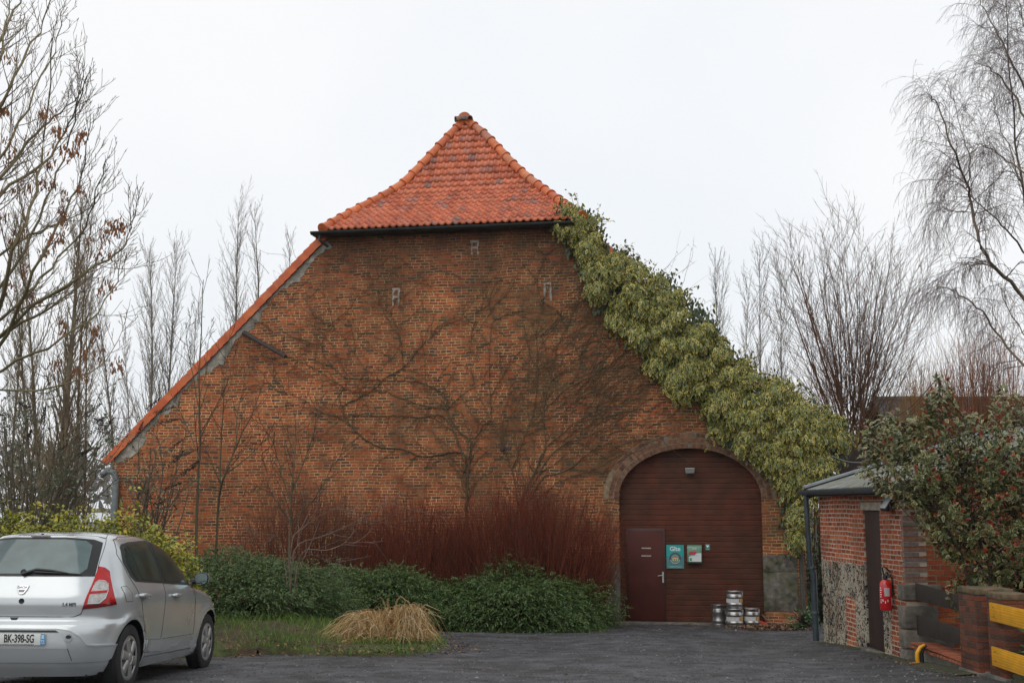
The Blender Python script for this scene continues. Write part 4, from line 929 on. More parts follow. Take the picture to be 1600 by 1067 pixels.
patch('recess_shadow', [(-21,.632),(-19.5,.652),(19.5,.652),(21,.632)], rear_pt, m_blk, .024, .006, PS)
seam(poly3([(25,.49),(26.8,.36)], rear_pt, .016), .003)
# number plate
pm = Matrix.Translation((.045, -.735, .566)) 
mb = MB(); mb.box(-.26,.26,-.008,0,-.055,.055, M=pm); plate = mb.build('number_plate', mat('plate_white', (.60,.62,.58), .35, coat=.3), car, bevel=.003)
mb = MB(); mb.box(.215,.258,-.0095,-.0085,-.053,.053, M=pm); mb.build('blue_band', mat('plate_blue', (.03,.22,.50), .35), plate); MB().box(-.258,-.215,-.0095,-.0085,-.053,.053, M=pm).build('blue_band', mat('plate_blue'), plate)
m_ink = mat('plate_ink', (.008,.008,.009), .5)
text('registration', 'BK-398-SG', .108, m_ink, plate, pm @ Matrix.Translation((.0,-.010,.004)) @ FRONT, xs=.62, bold=.002)
text('department', '72', .05, m_white, plate, pm @ Matrix.Translation((.236,-.0105,-.026)) @ FRONT, xs=.7)
text('country', 'F', .05, m_white, plate, pm @ Matrix.Translation((-.236,-.0105,-.026)) @ FRONT, xs=.8)
MB().box(.223,.250,-.0105,-.0098,.005,.045, M=pm).build('regional_mark', mat('plate_pale', (.45,.6,.6), .4), plate)
MB().box(-.19,.15,-.0095,-.0085,-.0515,-.0435, M=pm).build('dealer_line', mat('faint_print', (.22,.22,.21), .5, var=.9, scale=90), plate)
# towing eye cover
MB().lathe([(.0,.02),(.030,.02),(.036,.0),(.036,-.01)], 20, Matrix.Translation(rear_pt(25.6,.578,.004)) @ Matrix.Rotation(math.radians(12),4,'Z') @ Matrix.Rotation(PI/2,4,'X') @ Matrix.Diagonal((1.05,1.25,1,1))).build('towing_eye_cover', mat('eye_grey', (.32,.33,.34), .4), car, True)
MB().lathe([(.0,.023),(.026,.023),(.026,.015)], 16, Matrix.Translation(rear_pt(25.6,.588,.004)) @ Matrix.Rotation(math.radians(12),4,'Z') @ Matrix.Rotation(PI/2,4,'X') @ Matrix.Diagonal((1,.65,1,1))).build('towing_hole', m_blk, car, True)
# badge shield, lock, lettering, tailgate handle, wiper
def onR(x, z, off=.0): q = rear_pt(math.degrees(math.atan2(x, 1.05)), z, off); return q
q = rear_pt(-.9, 1.035, .004); tilt = Matrix.Translation(q) @ Matrix.Rotation(math.radians(-24), 4, 'X')
mb = MB(); mb.prism([(-.062,.045),(.062,.045),(.054,.0),(.030,-.045),(.012,-.053),(-.012,-.053),(-.030,-.045),(-.054,.0)], -.008, .002, M=tilt)
bd = mb.build('maker_badge', mat('badge_chrome', (.62,.63,.64), .2, .9), car, bevel=.003)
text('badge_word', 'DACIA', .032, m_blk, bd, tilt @ Matrix.Translation((0,-.0095,.020)) @ FRONT)
mb = MB(); mb.prism([(-.034,-.004),(.034,-.004),(.024,-.030),(-.024,-.030)], -.0095, -.008, M=tilt); mb.build('badge_field', mat('badge_grey', (.16,.17,.18), .3, .5), bd)
q = rear_pt(-.1,.925,.0); MB().lathe([(.0,.006),(.016,.006),(.026,.008),(.028,-.004)], 20, Matrix.Translation(q) @ Matrix.Rotation(PI/2,4,'X')).build('lock', mat('lock_dark', (.03,.03,.032), .3, .6), car, True)
q = rear_pt(23.6,.893,.003); text('model_lettering', '1.4 MPI', .046, mat('badge_chrome_dark', (.10,.10,.105), .3, .7), car, Matrix.Translation(q) @ Matrix.Rotation(math.radians(12),4,'Z') @ FRONT, ext=.002, bold=.0015, xs=.95)
patch('tailgate_grip', [(-5.6,.768),(-1.2,.768),(-2.0,.745),(-4.8,.745)], rear_pt, m_blk, .004, .01, (1,.02))
mb = MB(); wp = [rear_pt(a, z, .022) for a, z in ((-3,1.20),(3,1.207),(9,1.20),(15,1.197),(21,1.191),(26.5,1.183))]; mb.tube(wp, [.012,.013,.012,.009,.007,.005], 6)
wpa = [rear_pt(a, z, .030) for a, z in ((-3,1.185),(4,1.23),(12,1.22),(20,1.195))]; mb.tube(wpa, [.017,.016,.012,.006], 6)
mb.build('rear_wiper', m_blk, car, True)
MB().lathe([(.0,.02),(.024,.018),(.03,.0)], 14, Matrix.Translation(rear_pt(-3,1.205,.008)) @ Matrix.Rotation(PI/2,4,'X')).build('wiper_hub', m_blk, car, True)
MB().lathe([(.0,.012),(.012,.010),(.014,-.004)], 12, Matrix.Translation((.0,-.285,1.578))).build('washer_nozzle', m_blk, car, True)
MB().box(-.10,.10,-.334,-.318,1.556,1.566).build('brake_light', m_redd, car)
# side glazing
def zz_(P): return [(y, zc_(y, z)) for y, z in P]
for sg in (1, -1):
    sp_ = (lambda y, z, off=0.0, sg=sg: side_pt(y, z, off, sg))
    d1 = patch('door_window_surround', [(.11,1.15),(.04,1.30),(.10,1.455),(.16,1.485),(.35,1.51),(.90,1.535),(1.10,1.53),(1.35,1.485),(1.60,1.36),(1.85,1.17),(1.93,1.05),(1.86,1.025),(1.0,1.065),(.20,1.10)], sp_, m_blk, .004, .008, (.07,.05))
    patch('glass', [(.19,1.16),(.12,1.30),(.16,1.445),(.21,1.465),(.33,1.21),(.34,1.12),(.24,1.125)], sp_, m_glass2, .0075, .004, (.07,.05), d1)
    patch('glass', [(.385,1.12),(.375,1.21),(.27,1.475),(.40,1.49),(.86,1.513),(.93,1.36),(.97,1.09)], sp_, m_glass2, .0075, .004, (.07,.05), d1)
    patch('glass', [(1.07,1.085),(1.02,1.36),(1.02,1.512),(1.12,1.507),(1.33,1.465),(1.56,1.345),(1.79,1.16),(1.84,1.055)], sp_, m_glass2, .0075, .004, (.07,.05), d1)
    for P in ([(.07,1.53),(-.02,1.38),(.08,1.14),(.28,.88),(.36,.70),(.40,.56)], [(.99,1.08),(1.0,.9),(.98,.6),(.93,.33)], [(1.96,1.04),(2.04,.85),(2.08,.6),(2.06,.40)], [(.45,.31),(1.0,.30),(2.10,.285)], [(.07,1.53),(.25,1.56),(.9,1.58),(1.25,1.565)]):
        seam(poly3(P, sp_), .0035)
    patch('side_moulding', zz_([(.46,.475),(.95,.432),(.975,.30),(.44,.350)]), sp_, m_sil, .018, .025, (.08,.04))
    patch('side_moulding', zz_([(1.0,.432),(2.05,.385),(2.03,.318),(.985,.298)]), sp_, m_sil, .018, .025, (.08,.04))
    for P in (zz_([(.44,.350),(.46,.475),(.95,.432),(.975,.30),(.44,.350)]), zz_([(.985,.298),(1.0,.432),(2.05,.385),(2.03,.318),(.985,.298)])): seam(poly3(P, sp_, .001), .004)
    if sg > 0: patch('fuel_flap', [(-.17,1.055),(-.06,1.060),(.02,.99),(.03,.905),(-.12,.905)], sp_, m_sil, .002, .004, (.05,.04), car, .18)
    if sg > 0: seam(poly3([(-.17,1.055),(-.06,1.060),(.02,.99),(.03,.905),(-.12,.905)], sp_, .001, 5, True), .0025)
    for (ya, z_, yb) in ((.20,.955,.44),(1.22,.925,1.46)):
        hn = MB().tube([sp_(ya, z_, .0), sp_(ya+.02, z_+.004, .035), sp_((ya+yb)/2, z_, .045), sp_(yb-.03, z_-.006, .035), sp_(yb, z_-.008, .0)], [.016,.019,.02,.018,.014], 8).build('door_handle', m_sil, car, True)
        patch('handle_recess', [(ya+.06,z_-.012),(yb-.05,z_-.012),(yb-.08,z_-.05),(ya+.09,z_-.05)], sp_, mat('recess_grey', (.22,.23,.24), .4, .4), .002, .004, (.05,.03), hn, .25)
    # mirror
    mm_ = Matrix.Translation((sg*.945, 1.98, 1.10)); V = []
    ho = MB(); pr = [(.0,.11),(.055,.105),(.085,.06),(.10,.0),(.0,.0)]
    def sq(rf, yf, m, nm, par, s2=1.0):
        mb_ = MB(); rings_ = []
        for (rr_, yy) in zip(rf, yf):
            rings_.append([mm_ @ Vector((math.copysign(abs(math.cos(A))**.55, math.cos(A))*.086*rr_+.004*sg, yy, math.copysign(abs(math.sin(A))**.55, math.sin(A))*.066*rr_)) for A in np.linspace(0, 2*PI, 29)[:-1]])
        V_ = [p for r_ in rings_ for p in r_]; mb_.add(V_, [(i*28+k, i*28+(k+1)%28, (i+1)*28+(k+1)%28, (i+1)*28+k) for i in range(len(rf)-1) for k in range(28)]+[tuple(range(28)), tuple(range(len(V_)-28, len(V_)))])
        return mb_.build(nm, m, par, True)
    mo = sq((.93,1,1,.92,.7,.3), (-.005,0,.03,.07,.10,.115), m_blk, 'door_mirror', car)
    sq((1.02,1.02,.94,.72,.3), (.012,.035,.074,.105,.12), m_sil, 'mirror_shell', mo)
    sq((.86,.86), (-.0075,-.004), mat('mirror', (.35,.45,.44), .06, .9), 'mirror_glass', mo)
    MB().tube([(sg*.83,1.97,1.06),(sg*.90,2.02,1.075)], [.04,.03], 8).build('mirror_arm', m_blk, mo, True)
# wheels
m_tyre = mat('tyre_rubber', (.013,.013,.014), .75, var=.3, scale=14); m_rim = mat('wheel_cover', (.36,.36,.35), .35, .6, var=.15, scale=9)
def wheel(x, yc, zc, sg):
    M = Matrix.Translation((x, yc, zc)) @ Matrix.Rotation(sg*PI/2, 4, 'Y')   # local z points outwards
    t = MB(); R = .335
    t.lathe([(.225,-.09),(.30,-.092),(.325,-.08),(.333,-.06),(R,-.03),(R,.03),(.333,.06),(.325,.078),(.30,.09),(.235,.088),(.225,.075)], 48, M)
    w_ = t.build('wheel', m_tyre, car, True)
    g = MB()
    for zz in (-.045,-.015,.015,.045): g.lathe([(.3345,zz-.003),(.3362,zz),(.3345,zz+.003)], 40, M)
    for k in range(72):
        A = 2*PI*k/72
        for s_ in (-.07,.07): g.box(-.004,.004,-.012,.012,-.002,.002, M=M @ Matrix.Translation((.331*math.cos(A), .331*math.sin(A), s_)) @ Matrix.Rotation(A, 4, 'Z'))
    g.build('tread', m_blk, w_)
    d = MB(); d.lathe([(.0,.05),(.215,.045),(.222,.07)], 40, M); d.build('dark_wheel_backing', m_blk, w_)  # black disc added to paint the shade behind the wheel cover spokes
    c = MB(); c.lathe([(.186,.080),(.192,.088),(.222,.084),(.228,.072),(.222,.05),(.186,.06)], 44, M)
    c.lathe([(.0,.104),(.03,.103),(.055,.097),(.066,.084),(.06,.05)], 28, M)
    for k in range(6):
        A = 2*PI*k/6+.26
        Mk = M @ Matrix.Rotation(A, 4, 'Z')
        V = [(.045,-.040,.09),(.20,-.052,.080),(.20,.052,.080),(.045,.040,.09),(.06,-.022,.102),(.188,-.034,.092),(.188,.034,.092),(.06,.022,.102),(.045,-.040,.055),(.20,-.052,.055),(.20,.052,.055),(.045,.040,.055)]
        c.add([Mk @ Vector(v) for v in V], [(4,5,6,7),(0,1,5,4),(1,2,6,5),(2,3,7,6),(3,0,4,7),(8,9,1,0),(9,10,2,1),(10,11,3,2),(11,8,0,3)])
    c.build('rim', m_rim, w_, True)
for yc, zc in ARC:
    wheel(.765, yc, zc+0.0, 1); wheel(-.765, yc, zc, -1)
# underbody, exhaust
MB().box(-.62,.62,-.45,3.0,.19,.25).build('underbody', m_blk, car)
MB().tube([(-.45,-.62,.235),(-.45,-.2,.24)], .028, 10).build('exhaust', mat('rusty_pipe', (.08,.05,.04), .7, .3), car, True)
# front end, unseen in the photograph but there
for sg in (1,-1): patch('headlight', [(.62,.68),(.62,.80),(.80,.86),(.82,.74)], (lambda x, z, off=0.0, sg=sg: Vector((sg*x, I_(ZF,z)-.9*(1-max(0,1-(x/I_(ZW,z))**4)**.25)+off, z))), m_clear, .008, .02, (.05,.05))
wsp = (lambda x, z, off=0.0: Vector((x, I_(ZF,z)-.55*(1-max(0,1-(abs(x)/I_(ZW,z))**4)**.25)+off, z)))
patch('windscreen', [(-.66,1.10),(.66,1.10),(.54,1.50),(-.54,1.50)], wsp, m_glass2, .006, .01, (.08,.04))
# ============================================================ PLANTS
R3 = lambda s: Vector((random.gauss(0, s), random.gauss(0, s), random.gauss(0, s)))
def branch(out, p, d, L_, r, lv, S):
    s = S[lv]; k = s['seg']; pts = [p.copy()]; rad = [r]; d = d.normalized(); tp = s.get('tip', .25)
    for i in range(k):
        d = (d+R3(s['wig'])+Vector((0, 0, s.get('up', 0)))).normalized(); p = p+d*(L_/k); pts.append(p.copy()); rad.append(r*(1-(1-tp)*(i+1)/k))
    out.setdefault(s.get('o', lv), []).append((pts, rad))
    if lv+1 < len(S): kids(out, pts, rad, L_, lv, S)
def kids(out, pts, rad, L_, lv, S):
    s = S[lv]; c = S[lv+1]; n = s['n']; n = int(n)+(random.random() < n-int(n)); k = len(pts)-1
    for j in range(n):
        t = s.get('t0', .2)+(1-s.get('t0', .2))*((j+random.random())/max(n, 1)); t = min(t, .999); i = int(t*k); f = t*k-i
        q = pts[i].lerp(pts[i+1], f); tg = (pts[i+1]-pts[i]).normalized()
        a = math.radians(random.uniform(*c['ang'])); ax = tg.cross(R3(1)).normalized(); dd = Matrix.Rotation(a, 3, ax) @ tg
        if 'bias' in c: dd = (dd+Vector(c['bias'])).normalized()
        lc = random.uniform(*c['len']); lc = lc*L_ if c.get('rel', 1) else lc
        lc *= (1-c.get('fall', .5)*t)
        branch(out, q, dd, lc, max(c.get('rmin', .003), rad[i]*c.get('rr', .5)), lv+1, S)
def smooth_line(P, n=4, jit=0):
    P = [Vector(p) for p in P]; Q = []
    for i in range(len(P)-1):
        a, b, c, d = P[max(i-1, 0)], P[i], P[i+1], P[min(i+2, len(P)-1)]
        for k in range(n):
            t = k/n; q = .5*((2*b)+(c-a)*t+(2*a-5*b+4*c-d)*t*t+(3*b-a-3*c+d)*t**3)
            Q.append(q+(R3(jit) if (i or k) else Vector((0,0,0))))
    Q.append(P[-1]); return Q
def plant(name, label, cat, base, group=None): return thing(name, label, cat, base, 0, group)
def rebase(lines, b):
    b = Vector(b); return [([q-b for q in p], r) for p, r in lines]
def bark(name, c, c2=None, sc_=6): return mat(name, c, .85, var=.35, scale=sc_, col2=c2, bump=.004, bscale=30)
def tw(name, c0, c1): return mat(name, attr='rnd', stops=[(0, c0), (1, c1)], rough=.85, col=c0, spec=.2)
LEAF_O = [(0,0),(.22,.18),(.32,.48),(.2,.8),(0,1.05),(-.2,.8),(-.32,.48),(-.22,.18)]
def leafV(sag=.25, cup=.12):
    V = []; e = []
    for sc2, ed in ((1, 1), (.62, 0)):
        for x, y in LEAF_O:
            X, Y = x*sc2, .5+(y-.5)*sc2; V.append((X, Y, cup*abs(X)*2-sag*Y*Y)); e.append(ed)
    Fq = [(i, (i+1) % 8, 8+(i+1) % 8, 8+i) for i in range(8)]+[(8,9,14,15),(9,10,13,14),(10,11,12,13)]
    Fq[-1] = (10, 11, 12, 13)
    return V, Fq, e
LV, LF, LE = leafV()
SV = [(0,0,0),(.26,.45,.05),(0,1,-.12),(-.26,.45,.05)]; SF = [(0,1,2,3)]          # simple leaf
def leaf_mat(name, green, edge, thr=(.35,.7), green2=None, gloss=.4, edge2=None):
    if name in MATS: return MATS[name]
    m = bpy.data.materials.new(name); m.use_nodes = True; MATS[name] = m; nt = m.node_tree; b = nt.nodes['Principled BSDF']; L = nt.links.new
    b.inputs['Roughness'].default_value = gloss
    a = N(nt, 'ShaderNodeAttribute', attribute_name='rnd'); e = N(nt, 'ShaderNodeAttribute', attribute_name='edge')
    g = N(nt, 'ShaderNodeMix', data_type='RGBA'); g.inputs['A'].default_value = (*green, 1); g.inputs['B'].default_value = (*(green2 or green), 1); L(a.outputs['Fac'], g.inputs['Factor'])
    m1 = N(nt, 'ShaderNodeMath', operation='MULTIPLY'); m1.inputs[1].default_value = 7.31; L(a.outputs['Fac'], m1.inputs[0]); fr = N(nt, 'ShaderNodeMath', operation='FRACT'); L(m1.outputs[0], fr.inputs[0])
    ec = N(nt, 'ShaderNodeMix', data_type='RGBA'); ec.inputs['A'].default_value = (*edge, 1); ec.inputs['B'].default_value = (*(edge2 or edge), 1); L(fr.outputs[0], ec.inputs['Factor'])
    r = N(nt, 'ShaderNodeMapRange'); r.inputs['From Min'].default_value = thr[0]; r.inputs['From Max'].default_value = thr[1]
    sh = N(nt, 'ShaderNodeMath', operation='MULTIPLY_ADD'); L(fr.outputs[0], sh.inputs[0]); sh.inputs[1].default_value = .5; L(e.outputs['Fac'], sh.inputs[2])
    s2 = N(nt, 'ShaderNodeMath', operation='SUBTRACT'); L(sh.outputs[0], s2.inputs[0]); s2.inputs[1].default_value = .25; L(s2.outputs[0], r.inputs['Value'])
    mx = N(nt, 'ShaderNodeMix', data_type='RGBA'); L(r.outputs[0], mx.inputs['Factor']); L(g.outputs['Result'], mx.inputs['A']); L(ec.outputs['Result'], mx.inputs['B']); L(mx.outputs['Result'], b.inputs['Base Color'])
    return m
# ---- bare poplars
m_pop = bark('poplar_bark', (.15,.125,.08), (.10,.09,.06)); m_popt = tw('poplar_twig', (.15,.12,.075), (.25,.20,.13))
m_popf = tw('far_twig_hazed', (.17,.145,.12), (.25,.215,.18))  # paler twigs for far trees, distance haze painted into the colour
def poplar(label, px, ptop, Y, r, dens=1.0, wid=.16, lean=0, name='poplar_tree', group='bare poplars behind the barn', far=False):
    b = at(px, 800, Y); gz = G(b.x, Y); top = at(px+lean, ptop, Y); H = top.z-gz; base = Vector((b.x, Y, gz-.1)); out = {}
    S = [dict(seg=10, wig=.018, n=(100 if far else 84)*dens, t0=.10, tip=.08), dict(seg=7, wig=.05, up=.09, ang=(16,34), len=(wid, wid*2.3), fall=.68, rr=.34, rmin=.0095 if far else .008, n=11, t0=.1, tip=.25), dict(seg=4, wig=.07, up=.07, ang=(15,40), len=(.15,.38), fall=.4, rr=.5, rmin=.0066 if not far else .0095, n=2 if not far else 0, tip=.5, o=1), dict(seg=2, wig=.08, up=.06, ang=(15,40), len=(.25,.5), rr=.7, rmin=.0042, o=1, n=0, tip=.6)]
    if far: S = S[:3]
    d = Vector((top.x-base.x, random.uniform(-.3,.3), H)).normalized(); branch(out, Vector((0,0,0)), d, H+.1, r, 0, S)
    t = plant(name, label, 'tree', base, group)
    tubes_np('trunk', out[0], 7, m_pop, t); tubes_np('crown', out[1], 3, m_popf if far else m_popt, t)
for a in (('thick grey-green poplar trunk, tallest of the left cluster', 99, 318, 33, .15, 1.15, .13, 6), ('poplar just left of the thickest trunk of the left cluster', 76, 345, 34, .085, .9, .13, -10), ('slim leaning poplar stem between the left cluster and the frame edge', 62, 372, 35, .075, .8, .13, -22),
          ('poplar just right of the thickest trunk of the left cluster', 117, 352, 34, .07, .9, .12, 14), ('leftmost thin poplar of the left cluster', 24, 380, 36, .06, .8, .14, -6), ('slender poplar at the right side of the left cluster', 134, 392, 36, .055, .8, .13, 14)):
    poplar(*a, group='bare poplars in the left cluster')
for a in (('narrow far poplar rising just above the left end of the barn verge', 186, 468, 62, .10, .8, .13, 4), ('far poplar with forked look, left stem of the pair above the low verge', 228, 402, 66, .13, 1.0, .16, 8), ('far poplar, right stem of the pair above the low verge', 258, 395, 68, .12, 1.0, .16, 10),
          ('short faint poplar above the middle of the left roof verge', 298, 480, 72, .09, .7, .14, 5), ('far poplar above the left verge, left of three behind the roof', 376, 330, 70, .13, 1.0, .15, 4), ('far poplar above the left verge, middle of three behind the roof', 412, 322, 72, .13, .8, .10, 6),
          ('far poplar above the left verge, right and shortest of three behind the roof', 437, 372, 74, .10, .6, .12, 6), ('small far poplar low at the left of the pair above the verge', 208, 520, 70, .08, .7, .13, -6)):
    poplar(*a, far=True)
for a in (('thin bare far tree just above the ivy crest, right behind the barn', 1188, 395, 62, .09, .75, .14, -6), ('thin bare far tree left of the others above the ivy', 1132, 408, 66, .08, .7, .14, -4), ('faint bare far tree between two others above the ivy', 1160, 450, 68, .06, .7, .16, 2), ('slim bare tree close left of the broad willow', 1222, 425, 58, .07, .7, .18, -10), ('faint bare far tree, leftmost above the ivy', 1098, 445, 72, .06, .6, .16, -2)):
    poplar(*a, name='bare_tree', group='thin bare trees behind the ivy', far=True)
# ---- big bare ash whose branches reach in from the left edge
m_ash = tw('ash_branch', (.12,.105,.052), (.19,.16,.085)); m_asht = tw('ash_twig', (.12,.085,.055), (.20,.145,.09))
limbs = [([(-230,560),(-60,330),(0,277),(56,210),(94,176),(128,140)],14.2,.045), ([(-230,600),(-50,380),(0,311),(75,240),(112,180),(135,120)],14.6,.045), ([(-150,700),(-20,520),(19,398),(56,300),(71,210),(82,60)],13.8,.05),
 ([(-120,720),(10,520),(64,400),(105,320),(127,277),(141,180)],14.4,.04), ([(-120,640),(30,500),(110,440),(180,400),(204,360),(213,320)],14.0,.035), ([(-230,420),(-40,220),(20,120),(60,50),(90,-30)],14.6,.045),
 ([(-230,380),(-60,150),(0,60),(30,0),(50,-60)],15.0,.045), ([(-230,500),(-20,270),(40,170),(85,80),(100,10)],15.2,.035), ([(-200,690),(0,577),(70,545),(140,500),(182,440),(190,385)],13.6,.03), ([(-200,660),(0,529),(86,473),(140,430),(168,370)],14.8,.034),
 ([(-200,640),(0,495),(65,434),(120,370),(150,300),(165,250)],15.4,.036), ([(-200,640),(0,611),(86,607),(160,568),(196,500)],13.9,.026), ([(-200,600),(0,450),(60,340),(100,250),(120,170),(128,100)],15.1,.035), ([(-220,470),(-60,240),(-10,130),(10,40),(20,-40)],14.1,.04), ([(-200,560),(0,400),(60,360),(120,340),(170,300)],14.9,.03)]
base = Vector((-8.2, 14.6, G(-8.2, 14.6)-.1)); out = {}
S = [dict(seg=1, wig=0, n=19, t0=.22), dict(seg=7, wig=.035, up=.11, ang=(16,42), len=(.08,.21), fall=.6, rr=.42, rmin=.0048, n=4.5, t0=.15, tip=.35), dict(seg=5, wig=.04, up=.13, ang=(20,48), len=(.25,.55), fall=.3, rr=.6, rmin=.0036, n=1.0, tip=.7, o=2), dict(seg=3, wig=.04, up=.13, ang=(20,45), len=(.3,.6), rr=.8, rmin=.0032, n=0, tip=.7, o=2)]
tips = []
for P, Y, r in limbs:
    pts = smooth_line([at(px, py, Y+.8*math.sin(i*1.7+Y)) for i, (px, py) in enumerate(P)], 4, .018); n_ = len(pts); rad = [r*.68*(1-.85*i/(n_-1)) for i in range(n_)]
    out.setdefault(0, []).append((pts, rad)); Lg = sum((a-b).length for a, b in zip(pts, pts[1:])); kids(out, pts, rad, Lg, 0, S)
for P, Y, r in limbs:   # joined down to the trunk outside the frame
    s_ = at(P[0][0], P[0][1], Y); out[0].append((smooth_line([Vector((-8.2, 14.6, s_.z-1.6 if s_.z > 3 else 1.6)), Vector(((s_.x-8.2)/2, (Y+14.6)/2, s_.z-.7)), s_], 4), [r*1.9, r*1.8, r*1.7, r*1.6, r*1.5, r*1.4, r*1.3, r*1.2, r]))
tr = smooth_line([base, (-8.25, 14.6, 2), (-8.15, 14.65, 4.5), (-8.3, 14.5, 8)], 4, .01)
t = plant('ash_tree', 'bare ash with brown seed bunches whose branches reach in from the left edge', 'tree', base)
tubes_np('trunk', rebase([(tr, [.24*(1-.045*i) for i in range(len(tr))])], base), 12, bark('ash_bark', (.09,.085,.06), (.06,.06,.045)), t)
tubes_np('limbs', rebase(out[0], base), 6, m_ash, t); tubes_np('crown', rebase(out[1]+out[2], base), 3, m_asht, t)
m_key = tw('ash_keys', (.18,.075,.035), (.32,.15,.07))
cl = [(17,86),(2,165),(10,170),(20,218),(15,235),(8,248),(65,173),(80,175),(88,205),(95,200),(100,228),(115,232),(125,215),(118,240),(130,208),(78,252),(65,280),(80,285),(126,290),(105,300),(97,326),(97,340),(28,290),(42,288),(8,333),(14,372),(30,360),(80,362),(100,365),(92,372),(170,350),(178,345),(182,355),(165,365),(172,392),(150,388),(190,350),(82,380),(70,392),(135,372),(40,420),(162,440),(176,442),(146,512),(150,548),(133,545),(100,505),(88,562),(120,576),(186,566),(178,568),(134,582),(45,455),(60,470),(20,440)]
for (px, py) in cl:
    c = at(px+random.uniform(-3,3), py+random.uniform(-3,3), random.uniform(13.7,15.2)); n_ = random.randint(14, 34); pos = rng.normal(size=(n_,3))*np.array([.035,.035,.045]); pos[:,2] -= .03
    D = rdir(n_)*.5; D[:,2] -= 1
    o = scatter('seed_cluster', [(-.008,0,0),(.008,0,0),(.007,.05,.004),(-.007,.05,-.004)], [(0,1,2,3)], pos, D, rdir(n_), rng.uniform(.8,1.3,n_), m_key, t); o.location = c-base
# ---- pollard willow behind the outbuilding
m_wil = tw('willow_stem', (.095,.055,.030), (.18,.10,.055)); m_wilt = tw('willow_twig', (.10,.066,.046), (.18,.115,.08))
hd = at(1332, 705, 36); base = Vector((hd.x, 36, G(hd.x, 36)-.1)); out = {}
S = [dict(seg=9, wig=.035, n=15, t0=.15, up=.03, tip=.12), dict(seg=5, wig=.05, up=.04, ang=(14,42), len=(.16,.44), fall=.55, rr=.42, rmin=.006, n=4, t0=.2, tip=.4), dict(seg=3, wig=.06, up=.03, ang=(14,38), len=(.25,.5), rr=.6, rmin=.005, n=0, tip=.6, o=1)]
for k in range(58):
    tx = 1212+(1448-1212)*(k+random.random())/58; ty = 385+.0032*(tx-1330)**2+random.uniform(-45,70)
    tp_ = at(tx, ty, 36+random.uniform(-1.8,1.8)); st = Vector((hd.x, 36, hd.z))+Vector((random.uniform(-.35,.35), random.uniform(-.3,.3), random.uniform(-.7,.2))); v = tp_-st
    side = abs(v.x)/v.length; d = Vector((v.x*1.15, v.y*1.2, v.z*(.95-.2*side))); branch(out, st, d, v.length*1.02, random.uniform(.012,.032), 0, S)
t = plant('pollard_willow', 'broad fan shaped bare willow on a short dark trunk behind the outbuilding', 'tree', base)
tubes_np('trunk', [([Vector((0,0,0)), Vector((.02,0,1.5)), Vector((0,0,3.2)), Vector((0,0,hd.z-base.z))], [.42,.38,.42,.5])], 10, bark('willow_bark', (.035,.026,.022)), t)
tubes_np('limbs', rebase(out[0], base), 4, m_wil, t); tubes_np('crown', rebase(out[1], base), 3, m_wilt, t)
# ---- russet brush behind, right
m_rus = tw('russet_twig', (.17,.065,.028), (.30,.13,.055)); m_rus2 = tw('ochre_twig', (.25,.15,.04), (.40,.26,.075))
def brush(name, label, x0, x1, yb, yt, Y, n, m, cat='shrub', lean=.25, sub=5, r=.012, base_dy=0, wig=.05, group=None, rm=.0045, seg=5):
    c = at((x0+x1)/2, yb, Y); base = Vector((c.x, Y, G(c.x, Y))); out = {}
    S = [dict(seg=seg, wig=wig, n=sub, t0=.25, up=.02, tip=.3), dict(seg=3, wig=.06, up=.05, ang=(12,35), len=(.2,.45), fall=.4, rr=.6, rmin=rm, n=0, tip=.6)]
    for k in range(n):
        px = x0+(x1-x0)*random.random(); u = (px-x0)/(x1-x0)*2-1; ty = yt+(yb-yt)*(.12*u*u*u*u+.28*u*u)+random.uniform(-.06,.34)*(yb-yt); tp_ = at(px, ty, Y+random.uniform(-.8,.8))
        s_ = Vector((base.x+(tp_.x-base.x)*(1-lean), Y+(tp_.y-Y)*.5, G(tp_.x, Y) if base_dy == 0 else GB(tp_.x, Y))); v = tp_-s_; branch(out, s_, v, v.length, r*random.uniform(.7,1.2), 0, S)
    t = plant(name, label, cat, base, group); tubes_np('stems', rebase(out[0], base), 3, m, t); tubes_np('twigs', rebase(out[1], base), 3, m, t) if out.get(1) else None; return t
brush('bare_bush', 'tall russet bare bush behind the bush with red tips', 1430, 1640, 800, 530, 34, 420, m_rus, r=.014)
brush('bare_bush', 'ochre tinted bare bush just left of the russet one', 1385, 1480, 800, 570, 38, 230, m_rus2, r=.014)
brush('bare_bush', 'low russet brush between ivy and willow trunk', 1225, 1310, 800, 585, 42, 110, m_rus, r=.012)
brush('bare_bush', 'grey bare thicket behind the ivy, left of the willow', 1150, 1240, 800, 560, 50, 70, m_wilt, r=.014)
# ---- neighbouring house roof
p0, p1 = at(1372, 622, 43), at(1372, 722, 40)
nh = thing('neighbouring_house', 'low house with dark slate roof half hidden behind willow and bush', 'house', (p0.x, 40, -.1))
MB().box(0, 14, .3, 6, 0, p1.z-.1).build('wall', mat('house_brick', (.13,.07,.05), .9, var=.3, scale=20), nh)
rr_ = MB(); rr_.prism([(0,0),(1,0),(1,1)], 0, 1) if False else None
V = [(-.2,-.05,p1.z),(14.3,-.05,p1.z),(14.3,3,p0.z+.1),(-.2,3,p0.z+.1),(14.3,6.3,p1.z),(-.2,6.3,p1.z)]; V2 = [(x, y, z-.12) for x, y, z in V]
rr_ = MB(); rr_.add(V+V2, [(0,1,2,3),(3,2,4,5),(7,6,9,8),(8,9,11,10),(0,3,9,6),(3,5,11,9),(1,7,8,2),(2,8,10,4),(0,6,7,1),(5,4,10,11)])
rr_.build('roof', mat('slate', (.045,.045,.05), .7, var=.35, scale=14, bump=.01, bscale=9), nh)
